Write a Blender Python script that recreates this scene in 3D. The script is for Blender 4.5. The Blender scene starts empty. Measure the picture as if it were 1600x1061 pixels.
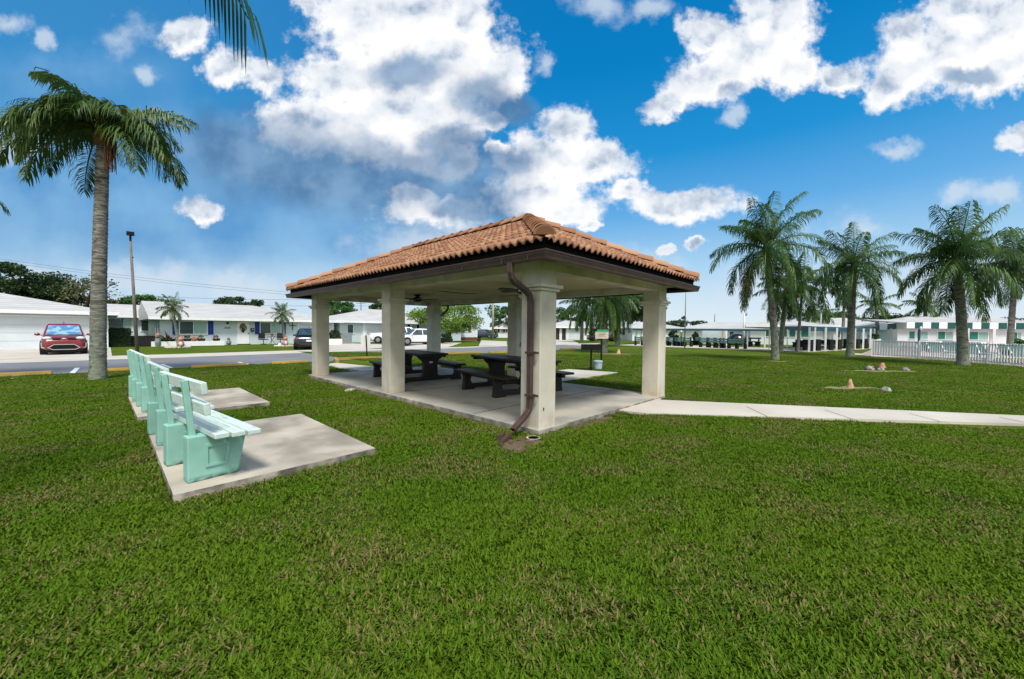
import bpy, math, random
from mathutils import Vector, Matrix
random.seed(7)
PI=math.pi
SC=bpy.context.scene
COL=SC.collection
# ---------------------------------------------------------------- camera frame (solved from the photograph)
F=608.1; YAW=.0198; PITCH=-.0254; ROLL=.0094; EYE=1.5
CA,SA=math.cos(PI/4+YAW),math.sin(PI/4+YAW)
def at(px,D):
    X=(px-800)/608*D
    return (X*CA+D*SA, -X*SA+D*CA)
def hz(px): return 515.1+.0094*(px-800)
def zz(px,py,D): return EYE+(hz(px)-py)*D/608
def U(px,v):
    k=(px-800)/608; return v*(SA+k*CA)/(CA-k*SA)
def V(px,u):
    k=(px-800)/608; return u*(CA-k*SA)/(SA+k*CA)
def dep(u,v): return u*SA+v*CA
def gp(px,py,z=0.):
    D=608*(EYE-z)/(py-hz(px)); return at(px,D)
def lin(c):
    return tuple((x/255/12.92 if x/255<=.04045 else ((x/255+.055)/1.055)**2.4) for x in c)
# ---------------------------------------------------------------- materials
def nt(m):
    m.use_nodes=True; t=m.node_tree; return t,t.nodes,t.links
def M(name,c1,c2=None,scale=4.,rough=.75,bump=0.,bscale=60.,metal=0.,detail=5.,lo=.35,hi=.65,c3=None,s3=.8,lo3=.55,hi3=.7,spec=.35,coord='Object',emit=None,transl=0.,alpha=None,strx=None):
    m=bpy.data.materials.new(name); t,N,L=nt(m)
    b=N['Principled BSDF']; b.inputs['Roughness'].default_value=rough; b.inputs['Metallic'].default_value=metal
    b.inputs['Specular IOR Level'].default_value=spec
    b.inputs['Base Color'].default_value=(*c1,1)
    tc=N.new('ShaderNodeTexCoord'); co=tc.outputs[coord]
    if coord=='World':pass
    if strx:
        mp=N.new('ShaderNodeMapping'); mp.inputs['Scale'].default_value=strx; L.new(co,mp.inputs[0]); co=mp.outputs[0]
    col=None
    if c2:
        n=N.new('ShaderNodeTexNoise'); n.inputs['Scale'].default_value=scale; n.inputs['Detail'].default_value=detail; L.new(co,n.inputs['Vector'])
        r=N.new('ShaderNodeMapRange'); r.inputs[1].default_value=lo; r.inputs[2].default_value=hi; L.new(n.outputs[0],r.inputs[0])
        mx=N.new('ShaderNodeMix'); mx.data_type='RGBA'; mx.inputs[6].default_value=(*c1,1); mx.inputs[7].default_value=(*c2,1)
        L.new(r.outputs[0],mx.inputs[0]); col=mx.outputs[2]
        if c3:
            n=N.new('ShaderNodeTexNoise'); n.inputs['Scale'].default_value=s3; n.inputs['Detail'].default_value=6; L.new(co,n.inputs['Vector'])
            r=N.new('ShaderNodeMapRange'); r.inputs[1].default_value=lo3; r.inputs[2].default_value=hi3; L.new(n.outputs[0],r.inputs[0])
            m2=N.new('ShaderNodeMix'); m2.data_type='RGBA'; L.new(col,m2.inputs[6]); m2.inputs[7].default_value=(*c3,1); L.new(r.outputs[0],m2.inputs[0]); col=m2.outputs[2]
        L.new(col,b.inputs['Base Color'])
    if bump:
        n=N.new('ShaderNodeTexNoise'); n.inputs['Scale'].default_value=bscale; n.inputs['Detail'].default_value=4; L.new(co,n.inputs['Vector'])
        bp=N.new('ShaderNodeBump'); bp.inputs['Strength'].default_value=bump; bp.inputs['Distance'].default_value=.02
        L.new(n.outputs[0],bp.inputs['Height']); L.new(bp.outputs[0],b.inputs['Normal'])
    if transl:
        tr=N.new('ShaderNodeBsdfTranslucent'); tr.inputs[0].default_value=(*[min(1,x*1.6) for x in c1],1)
        if col: L.new(col,tr.inputs[0])
        ms=N.new('ShaderNodeMixShader'); ms.inputs[0].default_value=transl
        L.new(b.outputs[0],ms.inputs[1]); L.new(tr.outputs[0],ms.inputs[2]); L.new(ms.outputs[0],N['Material Output'].inputs[0])
    return m
MT=dict(
 stucco=M('cream_stucco',(.68,.64,.54),(.61,.57,.47),scale=3,rough=.9,bump=.5,bscale=160,c3=(.36,.31,.22),s3=1.3,lo3=.62,hi3=.85),
 ceil=M('ceiling_stucco',(.60,.53,.34),(.54,.47,.29),scale=2,rough=.9,bump=.3,bscale=120),
 brown=M('brown_metal',(.050,.027,.019),(.068,.040,.029),scale=6,rough=.45,spec=.35),
 spout=M('brown_spout',(.055,.032,.028),(.085,.052,.045),scale=8,rough=.5,spec=.35),
 fascia=M('dark_fascia',(.008,.006,.005),rough=.9,spec=.1),
 tile2=M('cap_tile',(.42,.19,.10),(.55,.29,.16),scale=5,rough=.8,bump=.3,bscale=60,c3=(.26,.13,.08),s3=2.2,lo3=.55,hi3=.8),
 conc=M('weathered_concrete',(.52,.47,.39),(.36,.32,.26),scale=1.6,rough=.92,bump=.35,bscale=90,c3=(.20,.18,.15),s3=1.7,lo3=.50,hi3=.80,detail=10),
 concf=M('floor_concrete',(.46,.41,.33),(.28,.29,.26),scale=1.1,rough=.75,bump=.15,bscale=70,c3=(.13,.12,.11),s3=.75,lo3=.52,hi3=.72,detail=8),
 concl=M('light_concrete',(.56,.52,.45),(.47,.43,.37),scale=.8,rough=.9,bump=.2,bscale=40,c3=(.33,.29,.24),s3=.5,lo3=.58,hi3=.8),
 mint=M('mint_paint',(.28,.53,.45),(.23,.46,.39),scale=5,rough=.7,bump=.18,bscale=110,c3=(.36,.38,.34),s3=11,lo3=.68,hi3=.72),
 mintw=M('pale_mint_paint',(.62,.72,.67),(.50,.63,.58),scale=7,rough=.85,bump=.2,bscale=40,c3=(.30,.34,.29),s3=6,lo3=.60,hi3=.70,strx=(5,.5,5)),
 bolt=M('rusty_bolt',(.03,.03,.03),(.09,.04,.02),scale=30,rough=.7,metal=.4),
 table=M('dark_brown_table',(.012,.009,.008),(.020,.014,.012),scale=9,rough=.5,bump=.25,bscale=30,spec=.3,c3=(.05,.036,.032),s3=5,lo3=.6,hi3=.8),
 black=M('black_paint',(.006,.006,.006),(.010,.009,.009),scale=10,spec=.2,rough=.6,bump=.1,bscale=50),
 road=M('asphalt',(.20,.205,.22),(.16,.165,.178),scale=.6,rough=.9,bump=.2,bscale=30,c3=(.20,.20,.21),s3=.25,lo3=.5,hi3=.7),
 yellow=M('yellow_kerb_paint',(.48,.30,.05),(.34,.23,.08),scale=3,rough=.8),
 white=M('white_paint',(.86,.87,.87),(.80,.81,.82),scale=2,rough=.7,bump=.1,bscale=30),
 wroof=M('white_tile_roof',(.52,.51,.48),(.44,.435,.42),scale=.7,rough=.8,c3=(.42,.44,.48),s3=1.6,lo3=.56,hi3=.8),
 bluewall=M('pale_blue_wall',(.60,.70,.74),(.54,.65,.70),scale=1,rough=.8,bump=.1,bscale=25),
 wwall=M('white_wall',(.72,.77,.80),(.65,.71,.75),scale=1,rough=.8,bump=.1,bscale=25),
 gardoor=M('garage_door_white',(.63,.68,.72),(.57,.62,.67),scale=.8,rough=.6),
 blue=M('blue_shutter',(.012,.055,.34),(.01,.04,.26),scale=3,rough=.5),
 red=M('red_shutter',(.20,.02,.03),rough=.6),
 brick=M('red_brick',(.20,.06,.045),(.12,.04,.03),scale=12,rough=.9),
 glassd=M('dark_window_glass',(.03,.07,.065),(.045,.09,.085),scale=2,rough=.12,spec=.7),
 glassl=M('curtained_window_glass',(.34,.52,.48),(.26,.44,.42),scale=3,rough=.2,spec=.6,strx=(8,8,.6)),
 glassg=M('green_window_glass',(.02,.17,.13),(.03,.22,.17),scale=1.5,rough=.15,spec=.6),
 glassc=M('car_glass',(.018,.03,.035),(.05,.08,.09),scale=5,rough=.06,spec=.8),
 sunshade=M('windshield_sunshade',(.30,.52,.60),(.10,.25,.45),scale=4,rough=.25,metal=.2,lo=.42,hi=.52),
 carred=M('dark_red_car_paint',(.20,.022,.020),(.17,.018,.017),scale=2,rough=.22,spec=.7),
 carblack=M('black_car_paint',(.007,.009,.011),rough=.15,spec=.8),
 carwhite=M('white_car_paint',(.74,.78,.82),rough=.2,spec=.6),
 cargrey=M('dark_blue_car_paint',(.03,.045,.07),rough=.25,spec=.6),
 tyre=M('tyre_rubber',(.014,.014,.015),rough=.85),
 rim=M('alloy_rim',(.42,.43,.45),rough=.3,metal=.8),
 chrome=M('silver_trim',(.6,.62,.64),rough=.3,metal=.6),
 lamp=M('lamp_glass',(.7,.74,.74),rough=.12,spec=.7),
 tail=M('tail_lamp_red',(.3,.01,.015),rough=.2),
 teal=M('teal_fascia',(.004,.075,.10),(.005,.06,.08),scale=2,rough=.6),
 green=M('green_awning',(.008,.10,.09),(.01,.075,.075),scale=2,rough=.7),
 gbench=M('green_slat_paint',(.07,.17,.14),(.05,.13,.11),scale=3,rough=.6),
 pole=M('weathered_wood_pole',(.20,.18,.165),(.12,.11,.10),scale=6,rough=.9,strx=(3,3,.4)),
 cpole=M('concrete_pole',(.48,.45,.40),(.38,.36,.32),scale=3,rough=.9),
 galv=M('galvanised_steel',(.30,.33,.34),(.24,.27,.28),scale=6,rough=.5,metal=.4),
 bucket=M('blue_grey_plastic',(.42,.53,.56),(.32,.42,.46),scale=6,rough=.5),
 signg=M('green_sign_paint',(.02,.30,.16),rough=.5), signt=M('tan_sign_panel',(.60,.52,.40),(.50,.44,.33),scale=6,rough=.6),
 signr=M('red_sign_ink',(.45,.08,.05),rough=.6), signk=M('grey_sign_ink',(.16,.2,.14),rough=.6),
 terra=M('terracotta',(.42,.15,.08),(.30,.10,.06),scale=6,rough=.85),
 pot=M('dark_pot',(.03,.022,.02),rough=.6),
 pinkstone=M('pink_ornament',(.55,.28,.20),(.40,.18,.13),scale=12,rough=.8),
 soil=M('bare_soil',(.10,.062,.04),(.17,.12,.08),scale=14,rough=1,bump=.8,bscale=60,c3=(.045,.03,.022),s3=6,lo3=.5,hi3=.7),
 dry=M('dry_grass_soil',(.30,.22,.12),(.22,.19,.09),scale=9,rough=1,bump=.6,bscale=50,c3=(.10,.15,.03),s3=3,lo3=.45,hi3=.65),
 rock=M('pale_rock',(.40,.38,.35),(.07,.06,.055),scale=10,rough=.9,bump=.5,bscale=20,lo=.42,hi=.6),
 wood=M('stump_wood',(.46,.25,.15),(.60,.40,.27),scale=8,rough=.9,strx=(3,3,.6)),
 greyroof=M('grey_shingle',(.18,.17,.17),(.12,.115,.12),scale=5,rough=.9),
 palmgreen=M('queen_palm_leaf',(.026,.075,.010),(.095,.155,.024),scale=1.6,rough=.45,spec=.4,transl=.22),
 palmdark=M('dark_palm_leaf',(.024,.082,.012),(.095,.165,.036),scale=1.4,rough=.5,spec=.3,transl=.2),
 palmpale=M('pale_palm_leaf',(.09,.15,.06),(.19,.25,.12),scale=4,rough=.5,spec=.5,transl=.2),
 palmdead=M('dead_palm_leaf',(.20,.095,.05),(.12,.06,.04),scale=3,rough=.8),
 leafdark=M('dark_leaf',(.018,.045,.016),(.045,.085,.025),scale=1.2,rough=.55,transl=.15),
 leafmid=M('mid_leaf',(.030,.10,.018),(.075,.16,.03),scale=1.0,rough=.55,transl=.2),
 leaflime=M('lime_leaf',(.10,.21,.025),(.20,.30,.05),scale=1.5,rough=.55,transl=.25),
 leafolive=M('sparse_olive_leaf',(.07,.065,.028),(.12,.13,.045),scale=2,rough=.6),
 bark=M('tree_bark',(.12,.09,.07),(.07,.055,.045),scale=5,rough=.95,bump=.6,bscale=25),
 flower=M('red_flower',(.5,.03,.03),(.45,.16,.03),scale=12,rough=.7),
 pool=M('pool_water_blue',(.05,.45,.5),rough=.1),
 lounge=M('teal_lounge_mesh',(.008,.10,.10),(.008,.07,.075),scale=6,rough=.7),
 paver=M('pink_paver',(.55,.42,.38),(.46,.35,.32),scale=6,rough=.9),
 fanblade=M('dark_fan_blade',(.016,.012,.010),rough=.35,spec=.5),
 whitepl=M('white_plastic',(.7,.7,.68),rough=.4),
)
def trunkmat():
    m=bpy.data.materials.new('palm_trunk'); t,N,L=nt(m); b=N['Principled BSDF']; b.inputs['Roughness'].default_value=.95
    tc=N.new('ShaderNodeTexCoord'); mp=N.new('ShaderNodeMapping'); mp.inputs['Scale'].default_value=(3.2,3.2,13); L.new(tc.outputs['Object'],mp.inputs[0])
    n=N.new('ShaderNodeTexNoise'); n.inputs['Scale'].default_value=1.2; n.inputs['Distortion'].default_value=1.2; n.inputs['Detail'].default_value=6; L.new(mp.outputs[0],n.inputs['Vector'])
    r=N.new('ShaderNodeValToRGB'); e=r.color_ramp.elements; e[0].position=.36; e[0].color=(.055,.045,.036,1); e[1].position=.66; e[1].color=(.27,.255,.225,1)
    x=e.new(.5); x.color=(.15,.14,.12,1); L.new(n.outputs[0],r.inputs[0])
    n2=N.new('ShaderNodeTexNoise'); n2.inputs['Scale'].default_value=5; n2.inputs['Detail'].default_value=6; L.new(tc.outputs['Object'],n2.inputs['Vector'])
    r2=N.new('ShaderNodeMapRange'); r2.inputs[1].default_value=.52; r2.inputs[2].default_value=.7; L.new(n2.outputs[0],r2.inputs[0])
    sx=N.new('ShaderNodeSeparateXYZ'); L.new(tc.outputs['Object'],sx.inputs[0])
    r3=N.new('ShaderNodeMapRange'); r3.inputs[1].default_value=3.2; r3.inputs[2].default_value=.3; L.new(sx.outputs[2],r3.inputs[0])
    mu=N.new('ShaderNodeMath'); mu.operation='MULTIPLY'; L.new(r2.outputs[0],mu.inputs[0]); L.new(r3.outputs[0],mu.inputs[1])
    mx=N.new('ShaderNodeMix'); mx.data_type='RGBA'; mx.inputs[7].default_value=(.025,.035,.02,1); L.new(r.outputs[0],mx.inputs[6]); L.new(mu.outputs[0],mx.inputs[0])
    m3=N.new('ShaderNodeMix'); m3.data_type='RGBA'; m3.inputs[7].default_value=(.22,.27,.20,1)
    mu2=N.new('ShaderNodeMath'); mu2.operation='MULTIPLY'; mu2.inputs[1].default_value=.55; L.new(r3.outputs[0],mu2.inputs[0]); L.new(mu2.outputs[0],m3.inputs[0]); L.new(r.outputs[0],m3.inputs[6]); L.new(m3.outputs[2],mx.inputs[6])
    L.new(mx.outputs[2],b.inputs['Base Color'])
    bp=N.new('ShaderNodeBump'); bp.inputs['Strength'].default_value=.7; bp.inputs['Distance'].default_value=.03; L.new(n.outputs[0],bp.inputs['Height']); L.new(bp.outputs[0],b.inputs['Normal'])
    return m
MT['trunk']=trunkmat()
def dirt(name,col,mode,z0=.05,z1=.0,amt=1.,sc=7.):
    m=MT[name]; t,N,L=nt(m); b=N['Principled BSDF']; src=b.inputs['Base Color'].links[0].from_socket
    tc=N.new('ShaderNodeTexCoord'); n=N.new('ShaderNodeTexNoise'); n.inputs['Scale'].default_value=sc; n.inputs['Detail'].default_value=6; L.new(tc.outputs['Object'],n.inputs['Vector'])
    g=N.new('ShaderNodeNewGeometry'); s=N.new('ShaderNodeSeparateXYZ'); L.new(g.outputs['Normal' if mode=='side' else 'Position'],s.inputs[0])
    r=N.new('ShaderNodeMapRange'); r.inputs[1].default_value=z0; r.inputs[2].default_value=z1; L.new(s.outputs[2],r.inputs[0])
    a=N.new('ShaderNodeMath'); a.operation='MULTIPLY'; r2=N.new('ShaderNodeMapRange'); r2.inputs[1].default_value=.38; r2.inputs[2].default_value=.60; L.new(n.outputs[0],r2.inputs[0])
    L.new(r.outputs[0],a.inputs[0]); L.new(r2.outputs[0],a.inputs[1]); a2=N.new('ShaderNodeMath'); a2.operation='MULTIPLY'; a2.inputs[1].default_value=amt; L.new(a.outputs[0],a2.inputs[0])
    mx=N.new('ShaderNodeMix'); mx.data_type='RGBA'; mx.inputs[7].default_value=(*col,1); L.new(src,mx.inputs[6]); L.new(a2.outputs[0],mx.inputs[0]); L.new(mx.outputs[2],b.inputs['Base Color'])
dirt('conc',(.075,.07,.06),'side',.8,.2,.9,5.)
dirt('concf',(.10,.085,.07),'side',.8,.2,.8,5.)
dirt('mint',(.03,.05,.04),'z',.135,.085,1.,14.)
dirt('stucco',(.46,.31,.18),'z',.36,.08,.6,5.)
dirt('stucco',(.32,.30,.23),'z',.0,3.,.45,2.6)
def tilemat():
    m=bpy.data.materials.new('terracotta_barrel_tile'); t,N,L=nt(m); b=N['Principled BSDF']; b.inputs['Roughness'].default_value=.78
    at_=N.new('ShaderNodeAttribute'); at_.attribute_name='rnd'
    r=N.new('ShaderNodeValToRGB'); e=r.color_ramp.elements; e[0].color=(.22,.095,.048,1); e[1].color=(.43,.235,.13,1); x=e.new(.5); x.color=(.33,.16,.085,1)
    L.new(at_.outputs['Fac'],r.inputs[0])
    tc=N.new('ShaderNodeTexCoord'); n=N.new('ShaderNodeTexNoise'); n.inputs['Scale'].default_value=2.5; n.inputs['Detail'].default_value=8; L.new(tc.outputs['Object'],n.inputs['Vector'])
    mr=N.new('ShaderNodeMapRange'); mr.inputs[1].default_value=.55; mr.inputs[2].default_value=.78; mr.inputs[4].default_value=.6; L.new(n.outputs[0],mr.inputs[0])
    mx=N.new('ShaderNodeMix'); mx.data_type='RGBA'; mx.inputs[7].default_value=(.20,.11,.075,1); L.new(mr.outputs[0],mx.inputs[0]); L.new(r.outputs[0],mx.inputs[6]); L.new(mx.outputs[2],b.inputs['Base Color'])
    n3=N.new('ShaderNodeTexNoise'); n3.inputs['Scale'].default_value=70; L.new(tc.outputs['Object'],n3.inputs['Vector'])
    bp=N.new('ShaderNodeBump'); bp.inputs['Strength'].default_value=.25; bp.inputs['Distance'].default_value=.01; L.new(n3.outputs[0],bp.inputs['Height']); L.new(bp.outputs[0],b.inputs['Normal'])
    return m
MT['tile']=tilemat()
def rowroof():
    # white concrete tile roof: thin darker joints along each course
    m=MT['wroof']; t,N,L=nt(m); b=N['Principled BSDF']
    src=b.inputs['Base Color'].links[0].from_socket
    tc=N.new('ShaderNodeTexCoord'); s=N.new('ShaderNodeSeparateXYZ'); L.new(tc.outputs['Object'],s.inputs[0])
    a=N.new('ShaderNodeMath'); a.operation='MULTIPLY'; a.inputs[1].default_value=6.5; L.new(s.outputs[2],a.inputs[0])
    f=N.new('ShaderNodeMath'); f.operation='FRACT'; L.new(a.outputs[0],f.inputs[0])
    g=N.new('ShaderNodeMath'); g.operation='GREATER_THAN'; g.inputs[1].default_value=.70; L.new(f.outputs[0],g.inputs[0])
    n=N.new('ShaderNodeTexNoise'); n.inputs['Scale'].default_value=.8; L.new(tc.outputs['Object'],n.inputs['Vector'])
    g2=N.new('ShaderNodeMath'); g2.operation='MULTIPLY'; L.new(g.outputs[0],g2.inputs[0]); L.new(n.outputs[0],g2.inputs[1])
    mx=N.new('ShaderNodeMix'); mx.data_type='RGBA'; mx.inputs[7].default_value=(.25,.27,.31,1); L.new(src,mx.inputs[6]); L.new(g2.outputs[0],mx.inputs[0]); L.new(mx.outputs[2],b.inputs['Base Color'])
rowroof()
# ---------------------------------------------------------------- mesh helper
class MB:
    def __init__(s): s.v=[]; s.f=[]; s.mi=[]; s.m=0; s.at=None
    def add(s,vs,fs):
        o=len(s.v); s.v+= [tuple(p) for p in vs]; s.f+= [tuple(i+o for i in q) for q in fs]; s.mi+=[s.m]*len(fs); return s
    def box(s,x0,x1,y0,y1,z0,z1,T=None):
        vs=[(x,y,z) for z in (z0,z1) for y in (y0,y1) for x in (x0,x1)]
        if T: vs=[T@Vector(p) for p in vs]
        return s.add(vs,[(0,2,3,1),(4,5,7,6),(0,1,5,4),(2,6,7,3),(0,4,6,2),(1,3,7,5)])
    def bar(s,p,q,w,h,up=(0,0,1)):
        p,q=Vector(p),Vector(q); d=(q-p).normalized(); sd=d.cross(Vector(up))
        if sd.length<1e-4: sd=d.cross(Vector((1,0,0)))
        sd.normalize(); u2=sd.cross(d); a=sd*w/2; b=u2*h/2
        return s.add([p-a-b,p+a-b,p+a+b,p-a+b,q-a-b,q+a-b,q+a+b,q-a+b],[(3,2,1,0),(4,5,6,7),(0,1,5,4),(1,2,6,5),(2,3,7,6),(3,0,4,7)])
    def tube(s,pts,rs,n=12,cap=True):
        pts=[Vector(p) for p in pts]
        if not isinstance(rs,(list,tuple)): rs=[rs]*len(pts)
        o=len(s.v); vs=[]; fs=[]; ref=None
        for i,p in enumerate(pts):
            d=(pts[min(i+1,len(pts)-1)]-pts[max(i-1,0)]).normalized()
            if ref is None: ref=Vector((1,0,0)) if abs(d.x)<.9 else Vector((0,1,0))
            a=(ref-d*ref.dot(d)).normalized(); b=d.cross(a); ref=a
            for k in range(n):
                t=2*PI*k/n; vs.append(p+(a*math.cos(t)+b*math.sin(t))*rs[i])
        for i in range(len(pts)-1):
            for k in range(n):
                k2=(k+1)%n; fs.append((i*n+k,i*n+k2,(i+1)*n+k2,(i+1)*n+k))
        if cap: fs.append(tuple(range(n-1,-1,-1))); fs.append(tuple((len(pts)-1)*n+k for k in range(n)))
        return s.add(vs,fs)
    def prism(s,poly,axis,a0,a1):   # poly in the two other axes
        def P(p,a):
            return (a,p[0],p[1]) if axis=='x' else ((p[0],a,p[1]) if axis=='y' else (p[0],p[1],a))
        n=len(poly); vs=[P(p,a0) for p in poly]+[P(p,a1) for p in poly]
        fs=[tuple(range(n))[::-1],tuple(range(n,2*n))]+[(i,(i+1)%n,n+(i+1)%n,n+i) for i in range(n)]
        return s.add(vs,fs)
    def ball(s,c,r,nu=12,nv=8,jit=0):
        if not isinstance(r,(list,tuple)): r=(r,r,r)
        vs=[];fs=[]
        for j in range(nv+1):
            ph=PI*j/nv
            for i in range(nu):
                th=2*PI*i/nu; q=1+random.uniform(-jit,jit)
                vs.append((c[0]+r[0]*q*math.sin(ph)*math.cos(th),c[1]+r[1]*q*math.sin(ph)*math.sin(th),c[2]+r[2]*q*math.cos(ph)))
        for j in range(nv):
            for i in range(nu):
                i2=(i+1)%nu; fs.append((j*nu+i,(j+1)*nu+i,(j+1)*nu+i2,j*nu+i2))
        return s.add(vs,fs)
    def lathe(s,c,prof,n=16):
        return s.tube([(c[0],c[1],c[2]+z) for r,z in prof],[max(r,.001) for r,z in prof],n)
    def quad(s,a,b,c,d): return s.add([a,b,c,d],[(0,1,2,3)])
    def build(s,name,mat,parent=None,world=False,origin=None,smooth=False,bevel=0,recalc=False):
        me=bpy.data.meshes.new(name); v=s.v
        if parent is None:
            if origin is None:
                xs=[p[0] for p in v]; ys=[p[1] for p in v]; origin=((min(xs)+max(xs))/2,(min(ys)+max(ys))/2,min(p[2] for p in v))
            v=[(p[0]-origin[0],p[1]-origin[1],p[2]-origin[2]) for p in v]
        elif world:
            o=parent.location
            if parent.parent: o=o+parent.parent.location
            v=[(p[0]-o[0],p[1]-o[1],p[2]-o[2]) for p in v]
        me.from_pydata(v,[],s.f)
        mats=mat if isinstance(mat,(list,tuple)) else [mat]
        for m in mats: me.materials.append(MT[m] if isinstance(m,str) else m)
        if len(mats)>1: me.polygons.foreach_set('material_index',s.mi)
        if smooth: me.polygons.foreach_set('use_smooth',[True]*len(me.polygons))
        if s.at:
            a=me.attributes.new('rnd','FLOAT','FACE'); a.data.foreach_set('value',s.at)
        me.update(); ob=bpy.data.objects.new(name,me); COL.objects.link(ob)
        if parent is None: ob.location=origin
        else: ob.parent=parent
        if bevel:
            b=ob.modifiers.new('bevel','BEVEL'); b.width=bevel; b.segments=2; b.limit_method='ANGLE'; b.angle_limit=math.radians(40)
        return ob
def tag(o,label=None,cat=None,group=None,kind=None):
    if label: o['label']=label
    if cat: o['category']=cat
    if group: o['group']=group
    if kind: o['kind']=kind
    return o
def thing(name,label,cat,loc=(0,0,0),rz=0,group=None):
    o=bpy.data.objects.new(name,None); o.empty_display_size=.2; COL.objects.link(o); o.location=(loc[0],loc[1],loc[2] if len(loc)>2 else 0); o.rotation_euler=(0,0,rz)
    return tag(o,label,cat,group)
def dup(o,loc,rz,label,parent=None):
    c=o.copy(); COL.objects.link(c)
    if parent: c.parent=parent
    else:
        c.location=loc; c.rotation_euler=(0,0,rz); c['label']=label
    for ch in list(o.children): dup(ch,None,None,None,c)
    return c
def struct(name,mb,mat,**k): return tag(mb.build(name,mat,**k),kind='structure')
def sheet(name,pts,z,mat,th=None):
    mb=MB()
    if th: mb.prism(pts,'z',z-th,z)
    else: mb.add([(p[0],p[1],z) for p in pts],[tuple(range(len(pts)))])
    # make sure it faces up
    a=sum(pts[i][0]*pts[(i+1)%len(pts)][1]-pts[(i+1)%len(pts)][0]*pts[i][1] for i in range(len(pts)))
    if a<0: mb.f=[f[::-1] for f in mb.f]
    return struct(name,mb,mat)
def textmesh(name,s,size,mat,parent,loc,rot,depth=.006):
    cu=bpy.data.curves.new(name,'FONT'); cu.body=s; cu.size=size; cu.extrude=depth; cu.align_x='CENTER'; cu.align_y='CENTER'
    t=bpy.data.objects.new(name,cu); COL.objects.link(t); bpy.context.view_layer.update()
    me=bpy.data.meshes.new_from_object(t.evaluated_get(bpy.context.evaluated_depsgraph_get())); bpy.data.objects.remove(t)
    me.materials.clear(); me.materials.append(MT[mat]); o=bpy.data.objects.new(name,me); COL.objects.link(o); o.parent=parent; o.location=loc; o.rotation_euler=rot
    return o
# ---------------------------------------------------------------- SETTING
def groundmat():
    m=bpy.data.materials.new('lawn_ground'); t,N,L=nt(m); b=N['Principled BSDF']; b.inputs['Roughness'].default_value=1; b.inputs['Specular IOR Level'].default_value=.1
    g=N.new('ShaderNodeNewGeometry')
    def noise(sc,de): 
        n=N.new('ShaderNodeTexNoise'); n.inputs['Scale'].default_value=sc; n.inputs['Detail'].default_value=de; L.new(g.outputs['Position'],n.inputs['Vector']); return n.outputs[0]
    def mix(f,a,bb):
        x=N.new('ShaderNodeMix'); x.data_type='RGBA'
        L.new(f,x.inputs[0])
        for s,i in ((a,6),(bb,7)):
            if isinstance(s,tuple): x.inputs[i].default_value=(*s,1)
            else: L.new(s,x.inputs[i])
        return x.outputs[2]
    def rng(s,a,bb,c=0,d=1):
        r=N.new('ShaderNodeMapRange'); r.inputs[1].default_value=a; r.inputs[2].default_value=bb; r.inputs[3].default_value=c; r.inputs[4].default_value=d; L.new(s,r.inputs[0]); return r.outputs[0]
    c=mix(rng(noise(.45,5),.35,.65),GR1,GR2)
    c=mix(rng(noise(22,6),.35,.7),c,tuple(x*.45 for x in GR1))
    c=mix(rng(noise(1.7,6),.55,.75,0,.6),c,(.16,.15,.05))
    L.new(c,b.inputs['Base Color'])
    bp=N.new('ShaderNodeBump'); bp.inputs['Strength'].default_value=1; bp.inputs['Distance'].default_value=.05; L.new(noise(30,5),bp.inputs['Height']); L.new(bp.outputs[0],b.inputs['Normal'])
    return m
GR1=(.080,.145,.007); GR2=(.150,.205,.012)
MT['lawn']=groundmat()
mb=MB(); R=900
mb.add([(-R,-R,0),(R,-R,0),(R,R,0),(-R,R,0)],[(0,1,2,3)]); struct('lawn',mb,'lawn',origin=(0,0,0))
# road, far pavement strip, driveways
near=[(-40,18.35),(-10,18.3),(U(484,18.1),18.1),gp(508,567),gp(522,563.5),gp(600,559.5),gp(690,553.5),gp(800,551),gp(880,546.5),gp(915,544.5)]
far=[gp(930,538.5),gp(875,539),gp(793,540.8),gp(729,543.7),gp(600,547.5),gp(480,551.5),(3.3,24.6),(-10,25.0),(-40,25.2)]
sheet('road',near+far,.006,'road')
sheet('sidewalk',far+[(-40,27.7),(-1,27.65),(3.8,27.7),(9.3,27.9),gp(600,545.2),gp(729,542.2),gp(793,539.4),gp(875,537.6),gp(940,536.5)],.010,'concl')
def line(a,b,w,z=.014,name='parking_line'):
    a,b=Vector(a),Vector(b); n=Vector((-(b-a).y,(b-a).x)).normalized()*w/2
    return [tuple(a+n),tuple(b+n),tuple(b-n),tuple(a-n)]
for i,(a,b) in enumerate([(gp(109,586),gp(120,575.5)),(gp(270,576.6),gp(252,570)),(gp(392,571),gp(372,566.2)),(gp(20,592),gp(30,582))]):
    sheet('parking_line',line(a,b,.12),.014,'white')
sheet('driveway',[(-9.5,27.75),(.15,27.66),(.15,38.6),(-9.5,38.6)],.012,'concl')
sheet('driveway',[gp(487,547.7),gp(567,545.9),(19.5,30.5),(16.9,36),(16.2,40),(12.9,40),(11.8,33)],.012,'concl')
sheet('driveway',[gp(604,545.4),gp(700,542.6),(27.4,34),(26.9,39),(21.2,39.5)],.012,'concl')
sheet('driveway',[gp(862,538),gp(912,540.5),at(895,57),at(868,60)],.012,'concl')
sheet('driveway',[gp(748,540.9),gp(792,539.6),gp(792,533.5),gp(752,532)],.012,'concl')
PS=.08
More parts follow.
